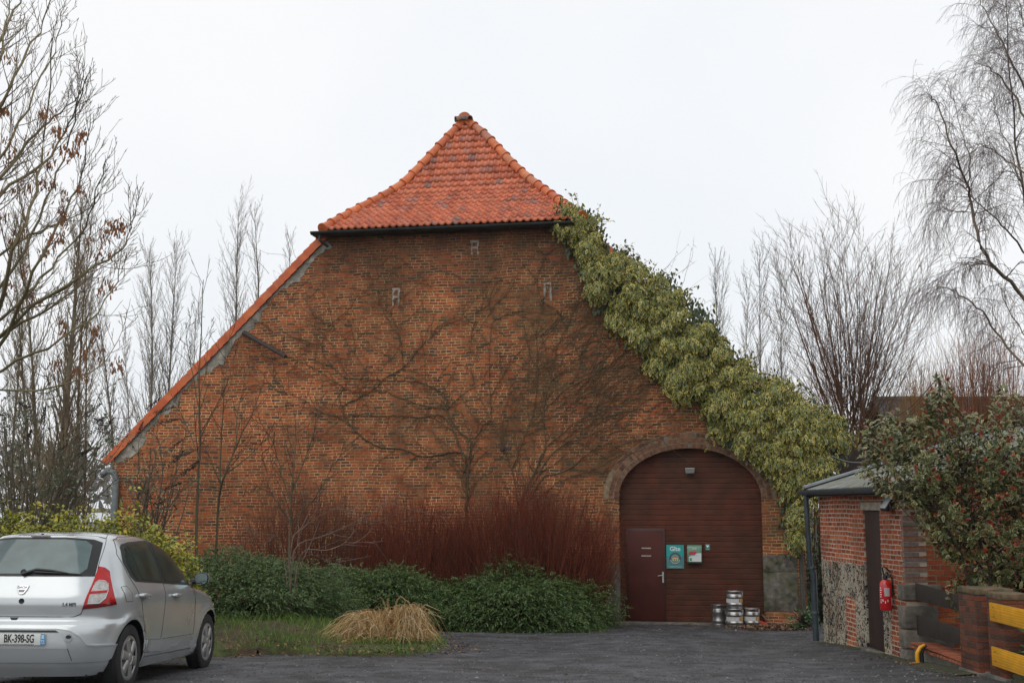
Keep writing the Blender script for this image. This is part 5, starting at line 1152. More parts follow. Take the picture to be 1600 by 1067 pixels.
MB().box(-.2, 14.3, 2.9, 3.1, p0.z+.06, p0.z+.16).build('ridge', mat('ridge_grey', (.12,.13,.14), .8, var=.2), nh)
# ---- weeping birch coming in from the right edge
m_bir = tw('birch_branch', (.12,.09,.06), (.20,.155,.10)); m_birt = tw('birch_twig', (.12,.088,.085), (.19,.145,.14))
limbs = [([(1680,760),(1640,560),(1600,469),(1556,419),(1531,376),(1518,317),(1506,275),(1487,228),(1467,169),(1456,150)],24,.085), ([(1680,760),(1640,640),(1600,575),(1556,520),(1527,478),(1493,457),(1462,444)],23.5,.06),
 ([(1660,300),(1600,174),(1569,129),(1546,107),(1521,98)],24.5,.05), ([(1660,260),(1600,140),(1580,96),(1560,56),(1540,15),(1530,-20)],25,.05), ([(1670,330),(1597,270),(1569,247),(1535,225),(1519,245)],24,.04), ([(1670,480),(1600,393),(1565,351),(1531,322),(1493,284),(1450,280)],25,.045),
 ([(1518,317),(1500,330),(1480,330),(1455,350)],24,.022), ([(1510,295),(1516,250),(1500,205),(1490,150)],24.3,.03), ([(1660,120),(1610,20),(1590,-30)],24.5,.04), ([(1660,420),(1610,330),(1590,270),(1560,190),(1550,150)],25.4,.04), ([(1556,419),(1530,410),(1500,415),(1475,430)],23.8,.022), ([(1640,560),(1600,520),(1570,470),(1560,440)],24.6,.03), ([(1668,600),(1620,420),(1600,300),(1585,200),(1575,100),(1572,0)],25.6,.07), ([(1660,200),(1620,100),(1600,40),(1585,-10)],24,.04)]
base = Vector((at(1690, 800, 24.5).x, 24.5, G(10, 24.5)-.1)); out = {}
S = [dict(seg=1, wig=0, n=11, t0=.3), dict(seg=6, wig=.09, up=.0, ang=(25,60), len=(.4,1.15), rel=0, fall=.3, rr=.4, rmin=.006, n=9, t0=.15, tip=.35), dict(seg=7, wig=.08, up=-.30, ang=(20,65), len=(.35,1.1), rel=0, fall=.1, rr=.45, rmin=.003, n=2.2, tip=.6, o=2, t0=.1), dict(seg=3, wig=.09, up=-.3, ang=(15,40), len=(.2,.45), rel=0, rr=.8, rmin=.0026, n=0, tip=.7, o=2)]
for P, Y, r in limbs:
    pts = smooth_line([at(px, py, Y+.5*math.sin(i*2.1+Y*3)) for i, (px, py) in enumerate(P)], 4, .02); n_ = len(pts); rad = [r*.6*(1-.8*i/(n_-1)) for i in range(n_)]
    out.setdefault(0, []).append((pts, rad)); Lg = sum((a-b).length for a, b in zip(pts, pts[1:])); S[0]['n'] = 4.0*Lg; kids(out, pts, rad, Lg, 0, S)
t = plant('birch_tree', 'weeping birch with fine hanging twigs reaching in from the right edge', 'tree', base)
tr = smooth_line([base, base+Vector((-.3,0,2.0)), base+Vector((-.1,.1,5)), base+Vector((.3,.2,9))], 4, .01)
tubes_np('trunk', rebase([(tr, [.2*(1-.04*i) for i in range(len(tr))])], base), 10, mat('birch_bark', (.35,.32,.27), .8, var=.5, scale=5, col2=(.07,.06,.055)), t)
tubes_np('limbs', rebase(out[0], base), 5, m_bir, t); tubes_np('crown', rebase(out[1]+out[2], base), 3, m_birt, t)
print('birch twigs', len(out[1]), len(out[2]))
# ---- small bare trees and saplings in the bed
m_sap = tw('sapling_bark', (.085,.070,.042), (.13,.11,.07)); m_sapt = tw('sapling_twig', (.042,.026,.022), (.08,.05,.04)); m_pale = tw('pale_twig', (.13,.09,.075), (.22,.16,.13))
def traced(name, label, base_px, Y, stems, S, m0, m1, lowf=None, cat='tree'):
    b = at(base_px[0], base_px[1], Y); base = Vector((b.x, Y, GB(b.x, Y)-.05)); out = {}
    for P, r in stems:
        pts = smooth_line([(base if i == 0 and p is None else at(p[0], p[1], Y+.25*math.sin(i*2+p[0]))) for i, p in enumerate(P)], 4, .006); n_ = len(pts); rad = [r*.66*(1-.8*i/(n_-1)) for i in range(n_)]
        out.setdefault(0, []).append((pts, rad)); Lg = sum((a-b_).length for a, b_ in zip(pts, pts[1:])); kids(out, pts, rad, Lg, 0, S)
    t = plant(name, label, cat, base); tubes_np('trunk', rebase(out[0], base), 5, m0, t); tubes_np('crown', rebase(out[1]+out.get(2, []), base), 3, m1, t); return t
S = [dict(seg=1, wig=0, n=9, t0=.35), dict(seg=5, wig=.05, up=.10, ang=(25,50), len=(.12,.30), fall=.5, rr=.5, rmin=.006, n=3, tip=.4), dict(seg=3, wig=.05, up=.08, ang=(25,50), len=(.2,.4), rr=.7, rmin=.0045, n=0, tip=.7)]
traced('sapling', 'straight olive sapling before the left roof verge, its tip against the sky', (310,850), 21.5, [([None,(308,800),(312,700),(311,600),(314,520),(318,437)],.045),([(311,640),(300,580),(292,530),(300,480)],.016),([(311,690),(335,640),(360,600),(368,540)],.018),([(312,720),(290,660),(270,620)],.016),([(312,620),(322,570),(330,500)],.012)], S, m_sap, m_sapt)
traced('sapling', 'forked sapling with upswept stems just right of the straight olive sapling', (338,850), 22.2, [([None,(340,800),(352,740),(368,700),(392,650),(412,600)],.042),([(342,790),(345,700),(352,600),(360,500)],.026),([(352,740),(380,720),(420,680),(450,640)],.02),([(346,760),(330,720),(318,690)],.018),([(368,700),(372,640),(392,560)],.018),([(340,800),(390,770),(430,755)],.014)], S, m_sap, m_sapt)
S2 = [dict(seg=1, wig=0, n=12, t0=.25), dict(seg=5, wig=.05, up=.05, ang=(22,50), len=(.16,.36), fall=.4, rr=.5, rmin=.006, n=3, tip=.4), dict(seg=3, wig=.05, up=.05, ang=(25,50), len=(.2,.4), rr=.7, rmin=.0045, n=0, tip=.7)]
traced('sapling', 'dark bare small tree with upright crown before the red stems', (450,880), 21.0, [([None,(452,840),(455,790),(458,740),(462,690),(470,640)],.028),([(455,790),(440,740),(425,690),(402,650)],.024),([(456,770),(475,720),(492,670),(505,610)],.022),([(454,815),(490,780),(520,730),(548,690)],.02),([(454,815),(430,780),(412,720),(408,690)],.018)], S2, m_sap, m_sapt)
S3 = [dict(seg=1, wig=0, n=9, t0=.2), dict(seg=5, wig=.06, up=.02, ang=(20,45), len=(.18,.4), fall=.3, rr=.6, rmin=.006, n=2, tip=.4), dict(seg=3, wig=.06, up=.02, ang=(20,45), len=(.2,.4), rr=.7, rmin=.0045, n=0, tip=.7)]
traced('bare_shrub', 'low pale twiggy shrub spreading sideways at the foot of the dark small tree', (455,885), 20.6, [([None,(460,860),(500,840),(545,820),(580,800),(625,782)],.016),([None,(470,866),(510,860),(550,846),(590,850)],.014),([None,(455,850),(480,820),(520,795),(560,780)],.014),([None,(440,850),(410,835),(380,835)],.012),([None,(475,870),(520,880),(545,868)],.01)], S3, m_pale, m_pale, cat='shrub')
# ---- red dogwood behind the mounds
m_dog = tw('dogwood_stem', (.080,.024,.014), (.22,.052,.028)); m_dog2 = tw('dogwood_stem_dull', (.085,.036,.022), (.20,.075,.045))
for lb, x0, x1, yt, n_, mm_ in (('bright dark red dogwood thicket left of the arched door', 680, 972, 770, 900, m_dog), ('middle dark red dogwood thicket, below the vine trunk', 550, 745, 784, 480, m_dog), ('duller brownish red dogwood thicket behind the small dark tree', 350, 620, 768, 470, m_dog2)):
    brush('dogwood', lb, x0, x1, 930, yt, 25.2 if x0 > 500 else 26.0, n_, mm_, lean=.30, sub=4.5, r=.0075, base_dy=1, wig=.055, rm=.0036, seg=5)
# ---- evergreen mounds (arching sprays of small leaves)
m_cot = leaf_mat('small_evergreen_leaf', (.012,.034,.009), (.042,.092,.018), green2=(.050,.092,.018), edge2=(.105,.16,.034), gloss=.5); m_cots = bark('cotoneaster_stem', (.04,.03,.022))
def mound(name, label, c, rad, n, m, ls=.05, twig=8, shell=.34, seedn=5, flat=.0, droop=.1, lumps=14, cat='shrub', dead=0):
    base = Vector((c[0], c[1], GB(c[0], c[1]))); cz = base.z; lp_ = rng.normal(size=(lumps, 3)); lp_ /= np.linalg.norm(lp_, axis=1, keepdims=True); lp_[:,2] = np.abs(lp_[:,2])
    d = rdir(n, .25); d[:,2] = np.abs(d[:,2])-.05; d /= np.linalg.norm(d, axis=1, keepdims=True)
    f = 1+.26*np.max(np.exp(-((d[:,None,:]-lp_[None])**2).sum(2)/.07), axis=1)-.12+rng.normal(size=n)*.06; rr = f*(1-shell*rng.random(n)**1.6)
    P = d*rr[:,None]*np.array(rad)[None]; P[:,2] = np.maximum(P[:,2], .03)
    o_ = d*np.array([1,1,.35])+rdir(n)*.5*np.array([1,1,.45]); o_[:,2] -= droop; o_ /= np.linalg.norm(o_, axis=1, keepdims=True)
    # every point is a small arching spray with paired leaves
    st = np.linspace(0, 1, twig); sz = rng.uniform(.7,1.3,n)*ls*twig*.42
    Q = P[:,None,:]+o_[:,None,:]*(st[None,:,None]*sz[:,None,None]); Q[...,2] -= (st**2)[None]*sz[:,None]*.25
    sd = np.cross(o_, rdir(n)); sd /= np.linalg.norm(sd, axis=1, keepdims=True); sgn = np.where(np.arange(twig) % 2, 1, -1)
    D = o_[:,None,:]*.7+sd[:,None,:]*sgn[None,:,None]*.8+rng.normal(size=(n, twig, 3))*.2; Nn = np.tile(np.array([[0,-.25,1.0]]), (n*twig, 1))+rng.normal(size=(n*twig, 3))*.3
    t = plant(name, label, cat, base)
    scatter('foliage', SV, SF, Q.reshape(-1,3), D.reshape(-1,3), Nn, np.repeat(rng.uniform(.75,1.25,n)*ls, twig), m, t, tedge=[0,1,1,1], rnd=np.clip(np.repeat(rng.random(n), twig)*.7+rng.random(n*twig)*.3, 0, 1))
    ln = []
    for k in rng.integers(0, n, 140): ln.append(([Vector((0,0,-.05)), Vector(P[k]*np.array([.5,.5,.75])), Vector(P[k])], [.012,.008,.004]))
    tubes_np('stems', ln, 3, m_cots, t)
    if dead:
        k = rng.integers(0, n, dead); scatter('dead_leaves', SV, SF, P[k]+rdir(dead)*.05, rdir(dead), rdir(dead), rng.uniform(.03,.06,dead), mat('dead_leaf', attr='rnd', stops=[(0,(.12,.06,.03)),(1,(.22,.12,.06))], rough=.9), t)
    return t
mound('evergreen_mound', 'rounded dark green evergreen mound beside the left of the arched door', (.0, 24.6), (1.95, 1.15, 1.13), 9000, m_cot, .042)
mound('evergreen_mound', 'low dark green mound behind the straw coloured grass clump', (-2.7, 24.4), (1.7, 1.1, .95), 6500, m_cot, .042)
mound('evergreen_mound', 'large dark green evergreen mound beside the front of the silver car', (-4.75, 21.6), (1.95, 1.45, 1.12), 10000, m_cot, .042, dead=260)
m_yg = leaf_mat('yellow_green_leaf', (.06,.11,.015), (.26,.28,.02), green2=(.16,.20,.018), edge2=(.48,.40,.03), thr=(.3,.9))
mound('golden_shrub', 'yellow green leafy shrub behind the silver car roof', (-6.6, 18.4), (1.6, .8, 1.88), 3000, m_yg, .075, twig=6)
mound('golden_shrub', 'yellow green leafy shrub at the left edge behind the rear window of the car', (-8.2, 17.8), (1.5, .8, 1.95), 3000, m_yg, .075, twig=6)
mound('golden_shrub', 'small yellow green shrub next to the dark mound, above the car door mirror', (-5.55, 18.9), (.75, .6, 1.52), 1700, m_yg, .07, twig=6)
# ---- butterfly bush: arching stems, sparse grey leaves, dark dead flower spikes
m_bud = tw('buddleia_stem', (.085,.070,.05), (.14,.115,.085)); m_budl = mat('buddleia_leaf', attr='rnd', stops=[(0,(.065,.090,.045)),(1,(.17,.20,.13))], rough=.8); m_spk = mat('dead_spike', (.035,.022,.018), .95, var=.4, scale=40)
def buddleia(label, c, targets, spikes, nl):
    base = Vector((c[0], c[1], GB(c[0], c[1]))); out = {}; S = [dict(seg=1, wig=0, n=8, t0=.3), dict(seg=5, wig=.08, up=.02, ang=(25,60), len=(.12,.32), fall=.3, rr=.5, rmin=.0055, n=1.5, tip=.4), dict(seg=3, wig=.08, up=-.02, ang=(30,60), len=(.3,.5), rr=.7, rmin=.0045, n=0, tip=.6, o=1)]
    for (px, py, Y) in targets:
        e = at(px, py, Y); m_ = base.lerp(e, .5)+Vector((0,0,.5))+R3(.12); pts = smooth_line([base+R3(.12), m_, e], 6, .012); n_ = len(pts); rad = [.016*(1-.75*i/(n_-1)) for i in range(n_)]; out.setdefault(0, []).append((pts, rad)); kids(out, pts, rad, 2.2, 0, S)
    t = plant('butterfly_bush', label, 'shrub', base); tubes_np('stems', rebase(out[0], base), 4, m_bud, t); tubes_np('twigs', rebase(out[1], base), 3, m_bud, t)
    src = [q for p, r in out[1] for q in p[2:]]; idx = rng.integers(0, len(src), nl); P = np.array([tuple(src[i]-base) for i in idx])+rng.normal(size=(nl,3))*.02; D = rdir(nl); D[:,2] -= .2
    scatter('leaves', SV, SF, P, D, rdir(nl, .8), rng.uniform(.035,.085,nl), m_budl, t)
    for (px, py, Y, a, l_) in spikes:
        e = at(px, py, Y)-base; d = Vector((math.cos(math.radians(a)), random.uniform(-.3,.3), math.sin(math.radians(a)))); n_ = 150; s_ = rng.random(n_); P = np.array([tuple(e)])+np.outer(s_*l_, np.array(d))+rng.normal(size=(n_,3))*(.024*(1.15-s_))[:,None]
        scatter('dead_spike', [(-.25,0,0),(.25,0,0),(.2,.8,.1),(-.2,.8,0)], [(0,1,2,3)], P, rdir(n_), rdir(n_), rng.uniform(.015,.032,n_), m_spk, t)
tg = [(random.uniform(-30,215), random.uniform(600,760), random.uniform(18.4,20.4)) for _ in range(46)]
sp1 = [(131,650,19.2,35,.34),(145,660,19.2,25,.2),(150,672,19,60,.25),(158,676,19,50,.3),(120,712,19,25,.25),(85,712,19,40,.28),(48,640,19,150,.2),(10,650,19,170,.2),(68,660,19.3,80,.25),(42,690,19.2,70,.2)]
buddleia('greyish butterfly bush with dark dead spikes before the left poplars', (-7.6, 19.2), tg, sp1, 1500)
tg = [(random.uniform(190,320), random.uniform(630,780), random.uniform(20.8,22.2)) for _ in range(22)]
sp2 = [(236,648,21.5,20,.42),(240,662,21.5,12,.4),(228,640,21.4,40,.3),(262,705,21.5,35,.35),(275,715,21.5,20,.42),(268,725,21.5,50,.3),(282,742,21.5,30,.3),(215,680,21.5,70,.25),(255,765,21.2,20,.35),(222,790,21.2,10,.4),(300,730,21.5,50,.2)]
buddleia('butterfly bush with dark dead spikes before the lower left brickwork', (-6.4, 21.4), tg, sp2, 420)
# ============================================================ IVY on the right verge
def dist_poly(x, y, P):
    m = 1e9
    for i in range(len(P)):
        ax, ay = P[i-1]; bx_, by_ = P[i]; dx, dy = bx_-ax, by_-ay; t = max(0, min(1, ((x-ax)*dx+(y-ay)*dy)/(dx*dx+dy*dy+1e-9))); m = min(m, math.hypot(x-ax-t*dx, y-ay-t*dy))
    return m
ivp = [(868,332),(880,326),(905,326),(932,342),(938,366),(950,388),(985,398),(1000,412),(1018,432),(1050,440),(1075,470),(1100,488),(1118,508),(1132,540),(1150,560),(1168,564),(1185,590),(1215,595),(1240,608),(1262,632),(1290,640),(1318,660),(1326,690),(1310,715),(1300,742),(1282,752),(1272,780),(1256,800),(1258,850),(1238,862),(1232,820),(1225,780),(1215,745),(1190,725),(1160,706),(1128,684),(1108,668),(1106,625),(1085,615),(1064,630),(1045,600),(1012,578),(1003,545),(975,520),(955,512),(950,488),(925,460),(915,425),(905,400),(885,378),(870,358)]
ivu = [WL(*p) for p in ivp]
m_ivy = leaf_mat('variegated_ivy', (.016,.040,.008), (.46,.44,.06), green2=(.055,.095,.014), edge2=(.82,.62,.14), thr=(.42,.78), gloss=.35)
IV_ = [(x*.72, y, z) for x, y, z in LV]
P_, D_, N_, S_, Rr = [], [], [], [], []
umin, umax = min(p[0] for p in ivu), max(p[0] for p in ivu); vmin, vmax = min(p[1] for p in ivu), max(p[1] for p in ivu)
lob = []
while len(lob) < 230:
    u, z = random.uniform(umin, umax), random.uniform(vmin, vmax)
    if inpoly(u, z, ivu): lob.append((u, z, random.uniform(.16,.36), random.uniform(0,.34)))
LB = np.array(lob)
tot = 0; inn = ([], [], [], [])
while tot < 25000:
    u, z = random.uniform(umin-.1, umax+.1), random.uniform(vmin-.1, vmax+.1)
    if not inpoly(u+random.gauss(0,.09), z+random.gauss(0,.09), ivu): continue
    d = dist_poly(u, z, ivu); b_ = min(.26, .06+d*.5)
    k = np.max(LB[:,3]*np.maximum(0, 1-((LB[:,0]-u)**2+(LB[:,1]-z)**2)/LB[:,2]**2)*1.6); q = random.random()**.45
    if k < .04 and random.random() < .4: continue
    w_ = -(b_*.7+k)*q-.03
    if u > uRw and q > .3: w_ += random.uniform(0,.6)*(random.random() < .4)
    P_.append((u, w_, z)); D_.append((random.gauss(0,.35), -.35+random.gauss(0,.25), -.9+random.gauss(0,.35))); N_.append((random.gauss(0,.35), -.8, .55+random.gauss(0,.3))); S_.append(random.uniform(.055,.13)); Rr.append(random.random()); tot += 1
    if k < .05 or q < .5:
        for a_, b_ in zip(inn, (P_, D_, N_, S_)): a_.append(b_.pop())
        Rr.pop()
iv = thing('ivy', 'variegated yellow green ivy hanging down the right slope of the barn gable', 'climbing plant', O3, -TH)
scatter('foliage', IV_, LF, np.array(P_), np.array(D_), np.array(N_), np.array(S_), m_ivy, iv, tedge=LE, rnd=np.array(Rr), smooth=True)
scatter('inner_leaves', IV_, LF, np.array(inn[0]), np.array(inn[1]), np.array(inn[2]), np.array(inn[3]), leaf_mat('shaded_inner_ivy', (.012,.030,.010), (.035,.060,.016), green2=(.025,.050,.014), edge2=(.10,.12,.03), gloss=.4), iv, tedge=LE, smooth=True)  # darker copy of the leaf colour paints shade into the inner layer
# stray shoots and stems
ln = []
for k in range(260):
    u, z, r_, _ = random.choice(lob); a = random.uniform(-.5, 3.6); pts = [Vector((u, -.15, z))]; d = Vector((math.cos(a)*.6, -.5, math.sin(a)))
    for i in range(5): d = (d+R3(.2)+Vector((0,0,-.05))).normalized(); pts.append(pts[-1]+d*.10)
    ln.append((pts, [.008,.006,.005,.004,.004,.003]))
for k in range(46):
    i = random.randrange(20); u, z = ivu[i]; pts = [Vector((u-.15, -.1, z-.15))]; d = Vector((random.uniform(.1,.7), random.uniform(-.6,0), random.uniform(.3,1)))
    for i in range(5): d = (d+R3(.25)).normalized(); pts.append(pts[-1]+d*.09)
    ln.append((pts, [.007,.006,.005,.004,.004,.003]))
tubes_np('stems', ln, 3, mat('ivy_stem', (.06,.055,.03), .8), iv)
ends = np.array([tuple(p[j]) for p, r in ln for j in (3,4,5) for _ in (0,1)]); n_ = len(ends); D = rdir(n_); D[:,2] -= .5
scatter('loose_leaves', IV_, LF, ends+rng.normal(size=(n_,3))*.03, D, rdir(n_, .6), rng.uniform(.06,.11,n_), m_ivy, iv, tedge=LE, smooth=True)
# ============================================================ bare climber on the gable
m_vine = tw('vine_stem', (.085,.065,.038), (.13,.10,.06)); m_vine2 = tw('vine_shoot', (.085,.058,.034), (.16,.11,.065))
mains = [([(729,800),(730,776),(726,740),(727,709),(714,707),(690,709),(661,714),(640,706),(627,701),(590,697),(560,677),(539,649),(537,634),(556,624),(586,607),(601,591),(631,574),(650,551),(672,529),(700,505)],.032),
 ([(727,800),(732,740),(734,690),(714,671),(699,641),(697,619),(665,600),(631,595),(597,594),(564,592),(537,589),(511,562),(504,540),(510,515)],.024), ([(724,720),(712,680),(691,649),(660,652),(627,649),(597,650),(567,647),(522,649),(500,641),(465,620),(440,612),(400,600)],.022),
 ([(699,641),(691,637),(665,634),(627,622),(597,611),(549,611),(500,581),(470,565),(440,555)],.018), ([(733,715),(740,690),(755,664),(768,654),(766,622),(764,560),(768,510),(777,499),(800,490),(837,480),(849,472)],.016), ([(849,472),(875,490),(890,520),(905,560)],.010), ([(672,529),(700,500),(735,490),(770,480)],.010),
 ([(586,607),(560,560),(530,520),(505,500)],.010), ([(812,800),(808,776),(800,735),(785,690),(790,640),(800,600)],.020), ([(812,800),(826,780),(850,745),(875,739),(900,724),(930,700),(960,690),(990,688)],.024), ([(811,790),(835,740),(849,705),(875,680),(900,660),(935,640),(975,620)],.022), ([(811,785),(838,730),(852,701),(849,645),(860,596),(872,540),(900,480)],.022),
 ([(815,800),(850,770),(880,750),(920,738),(955,735)],.018), ([(849,645),(880,610),(920,590),(960,575),(990,570)],.016), ([(800,735),(820,680),(835,640),(842,580),(838,520),(850,480)],.015), ([(860,596),(900,560),(930,520),(940,480)],.013), ([(766,622),(790,580),(820,540),(860,500)],.012), ([(900,660),(950,650),(1000,640),(1050,650)],.013), ([(830,760),(870,700),(920,680),(970,660),(1020,665)],.016), ([(729,776),(715,740),(700,700)],.008), ([(785,690),(760,640),(740,600),(735,540),(745,480)],.012), ([(900,480),(910,440),(890,400)],.009), ([(504,540),(470,530),(430,520),(410,500)],.009), ([(850,480),(840,440),(850,400),(830,375)],.009), ([(631,574),(625,530),(610,490),(580,470)],.008)]
vl, sh = [], []
def uvz(px, py, w=-.03): u, z = WL(px, py); return Vector((u, w, z))
for P, r in mains:
    pts = smooth_line([uvz(*p) for p in P], 5, .012); pts = [Vector((p.x, -.018-abs(p.y+.03)*.5, p.z)) for p in pts]; n_ = len(pts); r *= .72; vl.append((pts, [r*(1-.72*i/(n_-1)) for i in range(n_)]))
def rnd_walk(p, a, L_, r, k=8, wig=.35, grav=0):
    pts = [p]; 
    for i in range(k): a += random.gauss(0, wig)+grav*(-PI/2-a)*.2; p = p+Vector((math.cos(a), 0, math.sin(a)))*(L_/k); p.y = -.012-random.random()*.012; pts.append(p.copy())
    return pts, [r*(1-.55*i/k) for i in range(k+1)]
allp = [(p, i, vl_) for vl_ in range(len(vl)) for i, p in enumerate(vl[vl_][0]) if i]
sec = []
for k in range(430):
    p, i, j = random.choice(allp); q = vl[j][0][i-1]; a = math.atan2((p-q).z, (p-q).x)+random.choice((-1,1))*random.uniform(.3,1.0)
    if a < -.4 and random.random() < .7: a = abs(a)
    sec.append(rnd_walk(p.copy(), a, random.uniform(.5,1.7), random.uniform(.0035,.007), 9, .22))
for k in range(330):     # fine shoots over the right half
    px, py = random.triangular(760,1100,930), random.triangular(400,730,640); sec.append(rnd_walk(uvz(px, py), random.uniform(.3,1.2), random.uniform(.6,1.6), random.uniform(.003,.006), 9, .16))
for k in range(70):
    px, py = random.uniform(420,760), random.uniform(400,600); sec.append(rnd_walk(uvz(px, py), random.choice((random.uniform(.2,.9), random.uniform(2.3,3.0))), random.uniform(.5,1.4), random.uniform(.004,.006), 9, .2))
tend = []
for k in range(2200):
    P, r = random.choice(sec) if random.random() < .75 else random.choice(vl); p = random.choice(P)+Vector((0,-.004,0)); 
    if p.z < 1.3: continue
    a = -PI/2+random.gauss(0,.75); L_ = random.uniform(.03,.13); q = p+Vector((math.cos(a)*L_*.6, -.02-.02*random.random(), math.sin(a)*L_*.5)); s_ = q+Vector((math.cos(a+.8)*L_*.4, .01, -L_*.5)); rr = random.uniform(.0025,.0048); tend.append(([p, q, s_], [rr, rr*.9, rr*.5]))
vn = thing('climbing_vine', 'leafless climber fanned over the brick gable from behind the red stems', 'climbing plant', O3, -TH)
root = []
for (px, py) in ((729,800),(812,800)):
    a = uvz(px, py); root.append(([Vector((a.x, -.10, -.1)), Vector((a.x+.02, -.07, a.z*.5)), a], [.05,.045,.034]))
tubes_np('trunk', root, 7, m_vine, vn); tubes_np('main_stems', vl, 5, m_vine, vn); tubes_np('side_shoots', sec, 3, m_vine2, vn); tubes_np('tendrils', tend, 3, m_vine2, vn)
# ============================================================ variegated bush with red tips (right foreground)
m_pho = leaf_mat('variegated_leaf', (.022,.050,.012), (.32,.33,.12), green2=(.10,.105,.026), edge2=(.56,.47,.22), thr=(.45,1.0), gloss=.38)
m_red_l = mat('red_young_leaf', attr='rnd', stops=[(0,(.20,.022,.016)),(.7,(.36,.05,.03)),(1,(.34,.12,.05))], rough=.4)
php = [(1345,695),(1352,660),(1385,648),(1410,640),(1440,652),(1448,612),(1466,578),(1482,600),(1495,635),(1520,645),(1545,640),(1560,598),(1580,612),(1640,620),(1720,650),(1720,960),(1640,960),(1600,945),(1560,925),(1520,912),(1505,925),(1492,950),(1478,925),(1490,890),(1462,868),(1440,840),(1425,800),(1395,790),(1368,770),(1342,742)]
base = Vector((6.75, 15.3, G(6.7, 15.3))); tips = []; out = {}
def rp_in(P, x0, x1, y0, y1, mg=0):
    while True:
        x, y = random.uniform(x0, x1), random.uniform(y0, y1)
        if inpoly(x, y, P): return x, y
for k in range(620):
    px, py = rp_in(php, 1340, 1720, 575, 960); dd = dist_poly(px, py, php); dep = min(1.0, dd/60); Y = 15.35-random.random()**.6*(.35+.75*dep)+.25; e = at(px, py, Y); tips.append((e, dd))
big = []
for k in range(15):
    px, py = rp_in(php, 1360, 1700, 600, 820); e = at(px, py, 15.3); m_ = base.lerp(e, .5)+R3(.12)+Vector((.1,0,.15)); s_ = smooth_line([base+R3(.06)*2, m_, e], 5, .015); out.setdefault(0, []).append((s_, [.026*(1-.8*i/(len(s_)-1)) for i in range(len(s_))])); big += s_[3:]
for P in ([(1530,930),(1500,860),(1455,790),(1448,760)], [(1560,940),(1530,840),(1500,760),(1470,640),(1466,590)]):
    s_ = smooth_line([base]+[at(px, py, 15.0) for px, py in P], 5, .012); out[0].append((s_, [.024*(1-.7*i/(len(s_)-1)) for i in range(len(s_))])); big += s_[6:]
LP, LD, LN, RPs, RD = [], [], [], [], []
for e, dd in tips:
    s_ = min(random.sample(big, 14), key=lambda q: (q-e).length); v = e-s_; m_ = s_.lerp(e, .5)+R3(.04)-Vector((0,0,.06)); ax = (v.normalized()+Vector((0,-.3,.6))).normalized(); st = smooth_line([s_, m_, e], 3)
    out.setdefault(1, []).append((st, [.007-.0006*i for i in range(len(st))]))
    nl = random.randint(11, 19); L_ = .26
    for j in range(nl):
        t = (j+random.random())/nl; p = e-ax*L_*(1-t); ph = j*2.4+random.random(); sd = ax.cross(Vector((0,1,.2))).normalized(); s2 = ax.cross(sd); o = sd*math.cos(ph)+s2*math.sin(ph)
        d = (o*(1.0-.45*t)+ax*(.25+.5*t)+R3(.15)); LP.append(tuple(p)); LD.append(tuple(d)); LN.append(tuple(ax+R3(.3)))
    if random.random() < .62:
        for j in range(random.randint(4, 10)): RPs.append(tuple(e+ax*.02)); RD.append(tuple(ax+R3(.55)))
n_in = 3800
for k in range(n_in):
    px, py = rp_in(php, 1340, 1720, 590, 960); Y = 15.5-random.random()*.8; LP.append(tuple(at(px, py, Y))); d = rdir(1)[0]; LD.append(tuple(d)); LN.append((random.gauss(0,.5), -.5, .8))
t = plant('variegated_bush', 'large cream edged evergreen bush with red young tips before the outbuilding', 'bush', base)
b0 = np.array(tuple(base)); scatter('foliage', IV_, LF, np.array(LP)-b0, np.array(LD), np.array(LN), rng.uniform(.050,.092,len(LP)), m_pho, t, tedge=LE, smooth=True)
scatter('young_leaves', [(x*.6, y, z) for x, y, z in SV], SF, np.array(RPs)-b0, np.array(RD), rdir(len(RPs)), rng.uniform(.045,.085,len(RPs)), m_red_l, t)
tubes_np('stems', rebase(out[0], base), 6, bark('bush_bark', (.035,.026,.02)), t); tubes_np('twigs', rebase(out[1], base), 3, tw('bush_twig', (.05,.035,.022), (.09,.06,.035)), t)
m_lau = leaf_mat('broad_green_leaf', (.022,.060,.018), (.035,.085,.025), green2=(.045,.10,.03), edge2=(.05,.11,.03), gloss=.25)
mound('laurel_bush', 'glossy broad leaved green bush behind the yellow boards', (5.95, 13.0), (.42, .55, .95), 420, m_lau, .10, twig=5)
c_ = WL(1232, 940, -.2)
mound('ground_plant', 'small green plant in the gap between barn corner and outbuilding', (5.78, 24.7), (.2, .3, .36), 70, m_lau, .07, twig=5)
mound('ground_plant', 'dark green growth filling the gap beyond the outbuilding downpipe', (6.75, 27.0), (.45, .6, 2.0), 700, m_lau, .06, twig=5)
